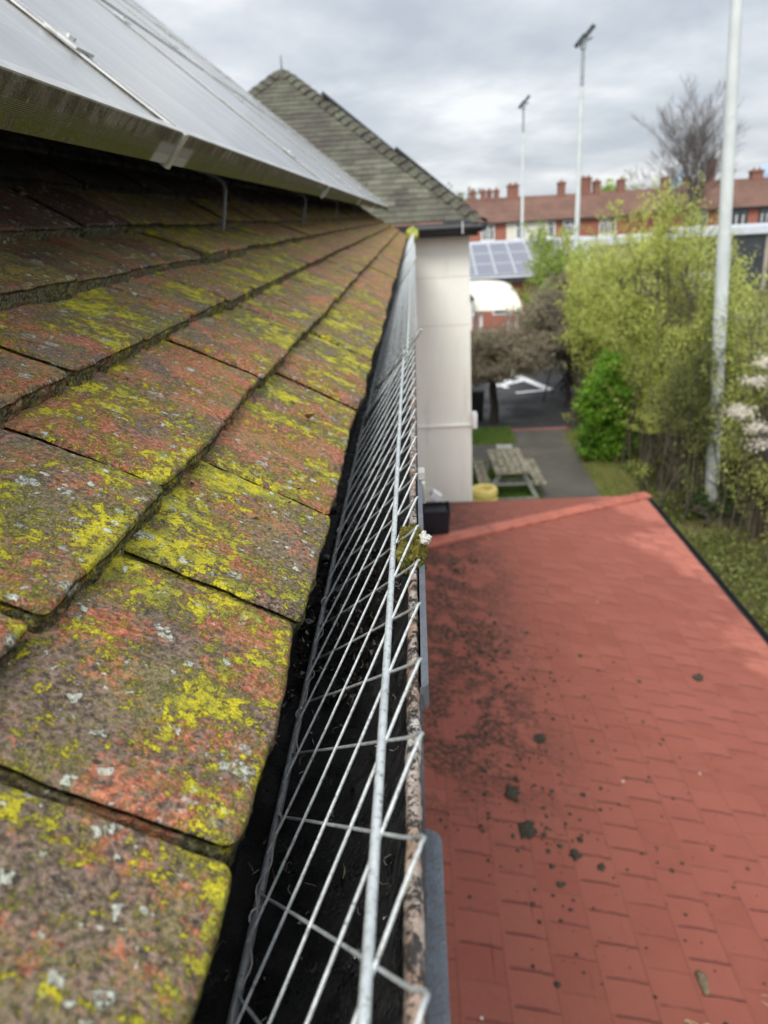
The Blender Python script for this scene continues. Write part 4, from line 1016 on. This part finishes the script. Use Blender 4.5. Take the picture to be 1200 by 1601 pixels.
bush('brown_tree', 'brown tangled tree beside the cream wall at the yard entrance', 'tree', (2.3, 23.6, 0), 46, 3.05, 2.0, 30, .7, 30, .085, M_leaf_brown, bark=M_twig, group=G2, first=.5, up=-.1, cent=1.3, gapthr=-.6, stem_r=.04)
bush('brown_tree', 'brown tangled tree right of the yard entrance, next to the green bush', 'tree', (5.0, 25.4, 0), 60, 4.2, 2.15, 34, .75, 28, .085, M_leaf_brown, bark=M_twig, group=G2, first=.5, up=-.1, cent=1.4, gapthr=-.6, stem_r=.04)
for o, (r_, h) in zip([q for q in bpy.data.objects if q.name.startswith('brown_tree')], ((.13, 1.6), (.16, 1.7))):
    m = MB(); m.tube([(0, 0, -.05), (.03, 0, .5), (-.03, .04, 1.1), (.02, 0, h)], [r_*1.3, r_, r_*.9, r_*.7], 10); m.build('trunk', M_darkbark, o, True)
bush('hedge', 'dark hedge at the left of the yard behind the cream wall', 'hedge', (1.55, 25.2, 0), 20, 1.9, .6, 18, .3, 26, .09, M_leaf_olive, first=.05, up=.3)
bush('undergrowth', 'dark brownish undergrowth at the right of the yard under the brown tree', 'shrub', (5.6, 27.5, 0), 20, 2.6, 1.0, 20, .4, 26, .09, leaf_mat('dark_brown_leaf', (.05, .045, .025), (.12, .10, .05)), bark=M_darkbark, first=.05, up=.2)
n_ = 36000; C = np.stack([rng.uniform(5.0, 8.2, n_), rng.uniform(9.5, 24, n_), np.abs(rng.normal(0, .16, n_))+.02], -1); C = C[vnoise(C, .9, 5) > -.1]
V, Q = leaves_np(C, .07, .7); tag(np_mesh('ground_cover', V, Q, M_leaf_olive, None, False, {'rnd': np.repeat(rng.random(len(C)), 4)}), 'dark leafy ground cover under the hedge', 'ground cover', kind='stuff')
bush('ivy_patch', 'dark green ivy round the foot of the big pole', 'ivy', (6.0, 14.9, 0), 18, .6, .9, 16, .2, 30, .07, leaf_mat('ivy_leaf', (.03, .06, .015), (.09, .15, .04)), first=.02, up=.1, asp=.8)
# blossom sprigs in the right shrub
bl = thing('blossom_shrub', 'white blossom sprays at the right edge in front of the parked cars', 'shrub', (5.95, 12.3, 0))
m = MB(); C = []
m.tube([(0, 0, 0), (-.1, 0, 1.2), (-.15, 0, 2.2)], [.03, .022, .014], 6)
for (x, y, z) in ((-.62, 0, H-2.72), (-.80, .1, H-3.20), (-.55, -.1, H-3.45), (-.45, .1, H-2.45), (-.40, 0, H-3.75), (-.70, .2, H-3.30)):
    m.tube([(-.1, 0, z-.9), (x*.6, y*.4, z-.3), (x, y, z)], [.014, .009, .004], 5)
    C.append(np.array([x, y, z])+rng.normal(0, .07, (240, 3))*np.array([1.6, 1.2, .6]))
m.build('branches', M_twig, bl, True); C = np.concatenate(C); V, Q = leaves_np(C, .035, .9); np_mesh('blossom', V, Q, M_blossom, bl, False, {'rnd': np.repeat(rng.random(len(C)), 4)})
# bare tree before the terrace
def bare_tree(name, label, base, height, width, seed, mat=M_twig):
    rs = random.Random(seed); t = thing(name, label, 'tree', base); segs = []; r0 = []; r1 = []
    tr_ = [(0, 0, 0), (.1, 0, height*.18), (0, .1, height*.34), (.1, 0, height*.52)]
    m = MB(); m.tube(tr_, [.42, .36, .31, .24], 12); m.build('trunk', M_bark, t, True)
    def grow(p, d, L, r, dep):
        n = 3; q = Vector(p)
        for i in range(n):
            e = q + d*L/n; segs.append([tuple(q), tuple(e)]); ra = r*(1-i/n*.35); rb = r*(1-(i+1)/n*.35); r0.append(ra); r1.append(rb); q = e
            d = (d + Vector((rs.gauss(0, .10), rs.gauss(0, .10), rs.gauss(.05, .05)))).normalized()
            if dep > 0 and (i > 0 or dep > 2):
                for _ in range(rs.choice((1, 2, 2)) if dep > 1 else 3):
                    s_ = Vector((rs.gauss(0, 1), rs.gauss(0, 1), rs.gauss(.2, .6))).normalized(); nd = (d*1.35 + s_*.72).normalized()
                    grow(q, nd, L*rs.uniform(.55, .75), rb*.62, dep-1)
    for k in range(9):
        a = 2*PI*k/9+rs.uniform(-.3, .3); hgt = rs.uniform(.34, .52); el = rs.uniform(.98, 1.42)
        grow((0.05, 0, height*hgt), Vector((math.cos(a)*math.cos(el), math.sin(a)*math.cos(el), math.sin(el))), height*.33*rs.uniform(.85, 1.05), .10, 4)
    grow((.10, 0, height*.5), Vector((0, 0, 1)), height*.40, .15, 4)
    V, Q = tubes_np(np.array(segs), np.maximum(np.array(r0)*.7, .007), np.maximum(np.array(r1)*.7, .006)); np_mesh('crown', V, Q, mat, t, True)
    return t
bare_tree('bare_tree', 'tall leafless tree with a fan of fine twigs in front of the terrace', (23.6, 71, 0), 11.2, 8, 5)
bush('distant_tree', 'green tree top showing behind the hip of the wing roof', 'tree', (6.5, 112, 0), 16, 9.2, 4, 16, 2.0, 26, .5, M_leaf_olive, first=.4)
bush('distant_tree', 'pale green tree rising behind the terrace ridge, left of the bare tree', 'tree', (27.5, 112, 0), 16, 10.2, 4, 16, 2.0, 26, .5, M_leaf_lime, first=.4)

# ------------------------------------------------------------------ picnic table, planter, block
pt_ = thing('picnic_table', 'weathered timber picnic table with two benches on the lawn', 'picnic table', (2.02, 17.35, 0), R(1))
for i in range(5):
    x = -.32+i*.16; m = MB(); m.box(x-.074, x+.074, -.95, .95, .70+random.uniform(0, .003), .745); m.build('table_plank', M_wood, pt_, bevel=.006)
for s_ in (-1, 1):
    be = MB(); be.box(s_*.62-.13, s_*.62-.005, -.95, .95, .42, .46); be.box(s_*.62+.005, s_*.62+.13, -.95, .95, .42, .46); be.build('bench', M_wood, pt_, bevel=.006)
for y in (-.68, .68):
    m = MB(); m.box(-.36, .36, y-.03, y+.03, .63, .70); m.box(-.74, .74, y+.031, y+.085, .33, .42)
    for s_ in (-1, 1):
        M_ = Matrix.Translation((s_*.42, y, .34)) @ Matrix.Rotation(s_*R(-27), 4, 'Y'); m.box(-.05, .05, -.028, .028, -.39, .36, M_)
    m.box(-.62, .62, y-.09, y-.031, 0, .07)
    m.build('leg_frame', M_concrete, pt_, bevel=.005)
yp = thing('ring_planter', 'yellow painted stack of rings beside the cream wall', 'planter', (1.34, 15.9, 0))
m = MB()
for k in range(3): m.lathe([(.17, k*.2), (.27, k*.2), (.295, k*.2+.04), (.295, k*.2+.15), (.27, k*.2+.19), (.19, k*.2+.19), (.17, k*.2+.15), (.17, k*.2)], (0, 0, 0), 32)
m.build('rings', M_yellow, yp, True); m = MB(); m.lathe([(0, .34), (.17, .34)], (0, 0, 0), 24); m.build('hole_disc', M_dark, yp)  # flat dark disc set inside the ring hole
m = MB(); m.box(-.16, .16, -.16, .16, 0, .42); m.box(-.2, .2, -.2, .2, .42, .52); o = m.build('concrete_block', M_concrete, bevel=.02); o.location = (2.15, 19.25, 0); tag(o, 'small pale concrete block just beyond the picnic table', 'block')
# bins in the dark at the yard edge
for (x, y, lb) in ((1.75, 24.1, 'black wheeled bin by the cream wall corner'), (5.0, 23.6, 'black wheeled bin in shade under the brown tree')):
    t = thing('wheeled_bin', lb, 'bin', (x, y, 0))
    m = MB(); m.add([(-.22, -.25, .06), (.22, -.25, .06), (.22, .2, .06), (-.22, .2, .06), (-.28, -.33, .95), (.28, -.33, .95), (.28, .33, .95), (-.28, .33, .95)], [(0,3,2,1), (4,5,6,7), (0,1,5,4), (1,2,6,5), (2,3,7,6), (3,0,4,7)]); m.build('body', M_blackpl, t, bevel=.02)
    m = MB(); m.prism([(-.35, .955), (.3, .955), (.36, 1.0), (.2, 1.05), (-.33, 1.0)], -.29, .29, 'x'); m.build('lid', M_blackpl, t, bevel=.01)
    for s_ in (-1, 1): m = MB(); m.lathe([(0, -.025), (.1, -.025), (.1, .025), (0, .025)], (s_*.25, .26, .1), 16, 'x'); m.build('wheel', M_dark, t)

# ------------------------------------------------------------------ canopy and white door block
cn = thing('canopy', 'cream vaulted canopy on white posts in front of the brick building', 'canopy', (3.4, 35.5, 0))
m = MB(); nu, nv = 10, 12; V = []
for dz in (0, -.05):
    for iu in range(nu+1):
        for iv in range(nv+1):
            u, v = iu/nu, iv/nv; xr_ = 1.15-.45*v*v; V.append((-1.0+(xr_+1.0)*u, -1.6+3.6*v, 2.28+.95*math.sin(v*PI/2)-.10*u**4+dz))
n1 = (nu+1)*(nv+1); F = []
for q in (0, n1):
    for iu in range(nu):
        for iv in range(nv): a = q+iu*(nv+1)+iv; F.append((a, a+nv+1, a+nv+2, a+1))
for iv in range(nv):
    F.append((iv, iv+1, n1+iv+1, n1+iv)); a = nu*(nv+1)+iv; F.append((a, a+1, n1+a+1, n1+a))
for iu in range(nu):
    a = iu*(nv+1); F.append((a, a+nv+1, n1+a+nv+1, n1+a)); a += nv; F.append((a, a+nv+1, n1+a+nv+1, n1+a))
m.add(V, F); m.build('canopy_roof', M_creamr, cn, True)
for x, y in ((-.62, -1.3), (.9, -1.3), (-.62, 1.6), (.9, 1.6)):
    m = MB(); m.box(x-.07, x+.07, y-.07, y+.07, 0, 2.4); m.build('post', M_white, cn)
db = thing('white_kiosk', 'white walled kiosk with a dark door beside the cream wall', 'kiosk', (1.2, 34.5, 0))
m = MB(); m.box(-2.5, 1.15, -1, 2, 0, 2.75); m.build('wall', M_white, db)
m = MB(); m.box(1.152, 1.17, -.7, .3, 0, 2.1); m.build('door', M_dark, db)
m = MB(); m.box(-2.6, 1.25, -1.1, 2.1, 2.752, 2.85); m.build('roof', M_soffit, db)

# ------------------------------------------------------------------ brick building with far solar panels
bb = thing('brick_hall', 'low red brick hall with a pale pitched roof carrying solar panels', 'building', (3, 45, 0))
bo = Matrix.Translation((-3, -45, 0))
m = MB(); m.box(-6, 9.4, 42.6, 50, 0, 3.0); m.build('wall', M_brick, bb, M=bo)
m = MB(); m.prism([(42, 2.93), (48, 4.60), (54, 2.93), (54, 2.80), (42, 2.80)], -6.4, 9.8, 'x'); m.build('roof', simple('pale_metal_roof', (.42, .43, .46), .6, .15, 1.5), bb, M=bo)
m = MB(); m.box(-6.4, 9.8, 41.9, 41.99, 2.72, 2.95); m.build('eave_board', M_soffit, bb, M=bo)
for x in (2.6, 4.6, 7.0):
    m = MB(); m.box(x-.5, x+.5, 42.56, 42.598, 1.0, 2.3); w_ = m.build('window', M_upvc, bb, M=bo)
    m = MB(); m.box(x-.43, x+.43, 42.545, 42.558, 1.07, 2.23); q_ = m.build('pane', M_glass, w_); 
slope = math.atan2(1.67, 6)
fp = None; nfp = 0
for r_ in range(3):
    for c_ in range(8):
        x = 1.2+c_*1.03; s0 = .35+r_*1.72
        if fp is None:
            m = MB(); m.box(0, 1.0, 0, 1.66, .06, .095); m.cur = 1; m.box(.045, .955, .045, 1.615, .0951, .098); fp = m.build('roof_panel', [M_alu_far, M_pv_far]); o = fp
        else: o = fp.copy(); COL.objects.link(o)
        o.location = (x, 42+s0*math.cos(slope), 2.93+s0*math.sin(slope)); o.rotation_euler = (slope, 0, 0)
        tag(o, 'pale solar panel on the far hall roof, %s row up, %s from the cream wall' % (('lowest', 'middle', 'top')[r_], ('first', 'second', 'third', 'fourth', 'fifth', 'sixth', 'seventh', 'eighth')[c_]), 'solar panel', 'solar panels on the far brick hall')
# flat roofed blocks beyond
def flat_block(name, label, x0, x1, y0, y1, h, openings, wallm):
    t = thing(name, label, 'building', ((x0+x1)/2, y0, 0)); mo = Matrix.Translation((-(x0+x1)/2, -y0, 0))
    m = MB(); m.box(x0, x1, y0+.3, y1, 0, h-.45); m.build('wall', wallm, t, M=mo)
    m = MB(); m.box(x0-.3, x1+.3, y0, y1+.3, h-.45, h); m.build('roof_fascia', M_fascia_grey, t, M=mo)
    for (a, b, z0, z1) in openings:
        m = MB(); m.box(a, b, y0+.25, y0+.298, z0, z1); m.build('shutter', M_dark, t, M=mo)
    return t
flat_block('flat_roof_block', 'long low block with a pale flat roof edge in front of the brick terrace', 9.4, 18.0, 57, 63, 4.05, [(10, 12, .8, 2.6), (12.6, 14.6, .8, 2.6), (15.2, 17.4, .8, 2.6)], M_stock)
flat_block('garage_block', 'row of lock-up units with dark shutters, pale roof edge and sandy piers', 18.9, 38, 57, 64, 4.3, [(19.5+i*2.6, 21.75+i*2.6, .1, 3.75) for i in range(7)], M_stock)

# ------------------------------------------------------------------ terraces
def terrace(name, label, x0, x1, y, ze, zr_, wins, cream=None, chims=(), hipR=False, hipL=False, depth=7.5, group='brick terraces across the road'):
    t = thing(name, label, 'houses', ((x0+x1)/2, y, 0), 0, group); mo = Matrix.Translation((-(x0+x1)/2, -y, 0))
    m = MB()
    if cream:
        m.box(x0, cream[0], y, y+depth, 0, ze); m.box(cream[1], x1, y, y+depth, 0, ze); m.build('brick_wall', M_brick, t, M=mo)
        m = MB(); m.box(cream[0], cream[1], y-.03, y+depth, 0, ze); m.build('rendered_wall', M_creamr, t, M=mo)
    else: m.box(x0, x1, y, y+depth, 0, ze); m.build('brick_wall', M_brick, t, M=mo)
    o_ = .35; a0, a1 = x0-o_, x1+o_; r0_, r1_ = (x0+3.2 if hipL else a0), (x1-3.2 if hipR else a1); ym = y+depth/2
    m = MB(); m.add([(a0, y-o_, ze-.05), (a1, y-o_, ze-.05), (a1, y+depth+o_, ze-.05), (a0, y+depth+o_, ze-.05), (r0_, ym, zr_), (r1_, ym, zr_)], [(0, 1, 5, 4), (2, 3, 4, 5), (1, 2, 5), (3, 0, 4), (0, 3, 2, 1)]); rf = m.build('roof', M_terr, t, M=mo)
    m = MB(); m.box(a0, a1, y-o_-.1, y-o_-.005, ze-.17, ze-.03); m.build('gutter', M_soffit, t, M=mo)
    for c_ in chims:
        cx, w, h = c_; m = MB(); m.box(cx-w/2, cx+w/2, ym-.45, ym+.45, zr_-.6, zr_+h); m.box(cx-w/2-.08, cx+w/2+.08, ym-.53, ym+.53, zr_+h-.22, zr_+h-.08); ch = m.build('chimney', M_brick_dark, rf)
        k = max(1, int(w/.45))
        for i in range(k):
            m = MB(); m.lathe([(0, .2), (.1, .2), (.12, .0), (0, 0)], (cx-w/2+(i+.5)*w/k, ym, zr_+h), 10); m.build('chimney_pot', M_ridge, ch) if False else None
            ch_v = m
            mm = m.build('chimney_pot', M_ridge, rf)
    for (wx, ww, z0, z1, kind) in wins:
        m = MB(); m.box(wx-ww/2, wx+ww/2, y-.06, y-.032, z0, z1); w_ = m.build('window', M_upvc if kind else M_dark, t, M=mo)
        k = 2 if ww > 1.2 else 1; m = MB(); gm = .11
        for i in range(k):
            a = wx-ww/2+gm+(ww-gm)*i/k; b = wx-ww/2+(ww-gm)*(i+1)/k; m.box(a, b, y-.075, y-.0605, z0+.1, z1-.42); m.box(a, b, y-.075, y-.0605, z1-.34, z1-.08)
        m.build('pane', M_glass, w_)
        m = MB(); m.box(wx-ww*.30, wx-ww*.16, y-.09, y-.0755, z0+.12, z1-.45); m.box(wx+ww*.12, wx+ww*.26, y-.09, y-.0755, z0+.12, z1-.45); m.build('curtain', M_curtain, w_)
        m = MB(); m.box(wx-ww/2-.08, wx+ww/2+.08, y-.14, y-.061, z0-.08, z0-.002); m.build('sill', M_upvc, w_)
    return t
zb = lambda r, Y: H + r*Y
def PX(x_over_y, Y): return x_over_y*Y
YA = 83
wA = [(PX(.0905, YA), 1.35), (PX(.130, YA), 1.0), (PX(.167, YA), .85), (PX(.190, YA), 1.5), (PX(.2345, YA), 1.6)]
terrace('brick_terrace', 'long brick terrace with brown tiled roof and one cream rendered house', PX(-.02, YA), PX(.262, YA), YA, H-1.0, H+1.30, [(x, w, H-2.75, H-1.25, 1) for x, w in wA] + [(x, w, H-5.2, H-3.7, 1) for x, w in wA], (PX(.113, YA), PX(.163, YA)), [(PX(.1205, YA+3.7), 1.1, 1.2), (PX(.178, YA+3.7), .7, 1.2), (PX(.2065, YA+3.7), 1.0, 1.5), (PX(.2195, YA+3.7), .6, 1.1), (PX(.073, YA+3.7), .5, .8), (PX(.085, YA+3.7), .5, .8), (PX(.0925, YA+3.7), .5, .8), (PX(.101, YA+3.7), .5, .8)], hipR=True)
YB = 95
terrace('brick_terrace', 'recessed brick terrace half hidden by the hedge top and bare tree', PX(.235, YB), PX(.345, YB), YB, H-.95, H+1.55, [(PX(.281, YB), 1.7, H-2.6, H-1.1, 1)], None, [(PX(.248, YB+3.7), .8, 1.2), (PX(.30, YB+3.7), .9, 1.1), (PX(.325, YB+3.7), .8, 1.1)], hipR=True)
YC = 76
terrace('brick_terrace', 'nearer brick terrace at the right with two dark-framed windows', PX(.298, YC), PX(.56, YC), YC, H-.75, H+1.65, [(PX(.345, YC), 1.15, H-2.3, H-.98, 1), (PX(.391, YC), 1.4, H-2.45, H-.98, 0), (PX(.42, YC), 1.1, H-2.3, H-.98, 0), (PX(.46, YC), 1.2, H-2.3, H-.98, 1)], None, [(PX(.352, YC+3.7), .6, 1.9), (PX(.372, YC+3.7), .9, .9), (PX(.405, YC+3.7), 1.0, .7)], hipL=True)

# skyline towers and crane far away
M_tower = simple('haze_blue_tower', (.38, .50, .64), .4, .1, .02)  # distance haze is put into the towers' pale blue colour
for (xr_, Y, w, h, lb) in ((.415, 2600, 42, 98, 'far tower tinted haze blue at the right edge of the skyline'), (.245, 2400, 45, 60, 'low blue tower in the gap between the terrace chimneys'), (.318, 2500, 46, 88, 'pointed blue tower seen through the bare tree')):
    t = thing('hazy_tower', lb, 'skyscraper', (xr_*Y, Y, 0), .3, 'distant haze-tinted towers'); m = MB()
    m.box(-w/2, w/2, -w/2, w/2, 0, h*.72); m.build('shaft', M_tower, t)
    m = MB(); m.add([(-w/2, -w/2, h*.72), (w/2, -w/2, h*.72), (w/2, w/2, h*.72), (-w/2, w/2, h*.72), (-w*.1, -w*.3, h), (w*.3, -w*.3, h*.97), (w*.3, w*.3, h*.97), (-w*.1, w*.3, h)], [(0,1,5,4), (1,2,6,5), (2,3,7,6), (3,0,4,7), (4,5,6,7)]); m.build('crown', M_tower, t)

# ------------------------------------------------------------------ floodlight poles
def pole(x, y, h, label, lean=0):
    t = thing('floodlight_pole', label, 'floodlight pole', (x, y, 0), 0, 'tall floodlight poles along the hedge'); t.rotation_euler = (0, R(-lean), 0)
    m = MB(); m.tube([(0, 0, 0), (0, 0, h*.42)], [.135, .118], 20); m.tube([(0, 0, h*.42), (0, 0, h*.86)], [.113, .088], 20); m.tube([(0, 0, 0), (0, 0, .05)], [.24, .24], 16); m.build('mast', M_pole, t, True)
    m = MB(); m.tube([(0, 0, h*.86), (0, 0, h-.1)], [.082, .078], 16); m.build('upper_mast', M_polegalv, t, True)
    m = MB(); m.tube([(-.35, -.1, h-.25), (.40, .15, h+.1)], .045, 8); m.box(-.12, .12, -.12, .12, h-.35, h-.05); m.build('crossarm', M_polegalv, t)
    for k, (dx_, dz) in enumerate(((-.14, -.02), (.22, .30))):
        M_ = Matrix.Translation((dx_, -.05*k, h+dz)) @ Matrix.Rotation(R(-48), 4, 'Y')
        m = MB(); m.box(-.27, .27, -.26, .26, -.09, .05, M_); 
        for j in range(5): m.box(-.26+j*.12, -.22+j*.12, -.24, .24, .0502, .09, M_)
        l_ = m.build('floodlight', M_lamp, t, bevel=.01)
        m = MB(); m.box(-.24, .24, -.21, .21, -.098, -.0902, M_); m.build('lens', M_lens, l_)
    return t
pole(6.02, 15.3, 13.4, 'thick pale floodlight pole in front of the right-hand shrubs, its top out of view', 2.9)
pole(.198*39.4, 39.4, 13.05, 'middle floodlight pole with twin dark lamps, taller looking of the two with visible heads')
pole(.132*62.5, 62.5, 13.3, 'farthest and thinnest floodlight pole, its lamps lowest against the sky')

# ------------------------------------------------------------------ parked cars, van, fence
def car(label, x, y, rz, col, van=False, group='cars in the car park behind the hedge'):
    t = thing('parked_van' if van else 'parked_car', label, 'van' if van else 'car', (x, y, 0), rz, group)
    paint = simple('car_paint', col, .28, .04, 2, spec=.7)
    L, w = (4.9, .95) if van else (4.2, .87)
    if van: low = [(-L/2, .35), (-L/2, 1.95), (-L/2+.15, 2.05), (L/2-1.25, 2.05), (L/2-.55, 1.25), (L/2-.05, 1.02), (L/2, .85), (L/2, .35)]
    else: low = [(-L/2, .42), (-L/2-.02, .80), (-L/2+.12, .93), (-L/2+.9, .95), (L/2-1.15, .93), (L/2-.35, .80), (L/2-.03, .66), (L/2, .42)]
    xs = [p[0] for p in low]
    m = MB(); n = len(low); V = []
    for yy, sc in ((-w, .0), (-w+.08, 1), (w-.08, 1), (w, .0)):
        for (a, b) in low:
            cz = .62; V.append((a*(1 if sc else .985), yy, b if sc else cz+(b-cz)*.86))
    F = [tuple(range(n)), tuple(range(4*n-1, 3*n-1, -1))]
    for r_ in range(3):
        for i in range(n): F.append((r_*n+i, r_*n+(i+1) % n, (r_+1)*n+(i+1) % n, (r_+1)*n+i))
    m.add(V, F); body = m.build('body', paint, t, True, bevel=.03)
    if not van:
        m = MB(); b_ = [(-L/2+.18, .93), (-L/2+.62, 1.40), (-.1, 1.46), (.35, 1.40), (L/2-1.1, .92)]; tw_ = [.80, .62, .62, .62, .80]
        V = [(a, -q, z) for (a, z), q in zip(b_, tw_)] + [(a, q, z) for (a, z), q in zip(b_, tw_)]
        m.add(V, [(0,1,2,3,4), (9,8,7,6,5), (0,5,6,1), (1,6,7,2), (2,7,8,3), (3,8,9,4)]); m.build('windows', M_glass, t)
        m = MB(); m.add([(-L/2+.60, -.63, 1.41), (-.1, -.63, 1.47), (.36, -.63, 1.41), (.36, .63, 1.41), (-.1, .63, 1.47), (-L/2+.60, .63, 1.41), (-L/2+.60, -.63, 1.44), (-.1, -.63, 1.50), (.36, -.63, 1.44), (.36, .63, 1.44), (-.1, .63, 1.50), (-L/2+.60, .63, 1.44)], [(0,1,7,6), (1,2,8,7), (2,3,9,8), (3,4,10,9), (4,5,11,10), (5,0,6,11), (6,7,10,11), (7,8,9,10)]); m.build('roof', paint, t, bevel=.02)
    else:
        m = MB(); m.add([(L/2-1.22, -.8, 1.93), (L/2-.60, -.8, 1.28), (L/2-.60, .8, 1.28), (L/2-1.22, .8, 1.93)], [(0,1,2,3)]); m.v = [(a+.03, b, c+.03) for a, b, c in m.v]; m.build('windscreen', M_glass, t)
    for sx_ in (-1, 1):
        for sy_ in (-1, 1):
            m = MB(); m.lathe([(0, -.1), (.30, -.1), (.33, -.07), (.33, .07), (.30, .1), (0, .1)], (0, 0, 0), 24, 'x'); wh = m.build('wheel', M_blackpl, t, True); wh.location = (sx_*(L/2-.8), sy_*(w-.08), .33); wh.rotation_euler = (0, 0, R(90))
            m = MB(); m.lathe([(0, .108*-sy_*-1), (.19, .104*sy_)], (0, 0, 0), 20, 'x'); m.build('rim', M_alu, wh)
    for sy_ in (-1, 1):
        m = MB(); m.box(L/2-.12, L/2+.005, sy_*.62-.17, sy_*.62+.17, .62, .74); m.build('headlight', M_lens, t, bevel=.02)
        m = MB(); m.box(-L/2-.03, -L/2+.08, sy_*.68-.12, sy_*.68+.12, .70, .86); m.build('tail_light', simple('red_lens', (.4, .02, .02), .2, .1), t)
    return t
car('blue car seen through the shrub left of the big pole', 8.9+2.2, 25.0, R(180), (.10, .22, .50))
car('silver car parked beyond the blue one, mostly behind leaves', 11.0, 30.3, R(180), (.42, .44, .47))
car('white car glimpsed behind the sparse right-hand shrub', 11.0, 19.8, R(180), (.74, .74, .72))
car('grey car nearest in the car park at the right edge', 11.1, 17.1, R(180), (.30, .33, .40))
car('white van parked by the low blocks, below the bare tree', 15.6, 50, R(180), (.76, .76, .76), van=True, group='vans in the far car park')
fe = thing('mesh_fence', 'dark metal mesh fence in front of the lock-up units', 'fence', (18, 47.5, 0))
m = MB()
for i in range(9): m.box(-4+i*2.6-.03, -4+i*2.6+.03, -.03, .03, 0, 2.4)
m.build('posts', M_ironpaint, fe)
m = MB()
for z in np.arange(.1, 2.35, .2): m.box(-4, 16.8, -.045, -.032, z-.009, z+.009)
for x in np.arange(-4, 16.8, .11): m.box(x-.005, x+.005, -.057, -.0455, .02, 2.38)
m.build('mesh_panel', M_ironpaint, fe)
m = MB(); m.box(-.35, .35, -.03, .03, .5, 1.9); m.box(-.03, .03, .031, .08, 0, 1.9); o = m.build('banner', simple('red_white_banner', (.75, .25, .2), .6, .3, 3)); o.location = (13.6, 42.5, 0); tag(o, 'small pink-red upright sign near the white van', 'sign')
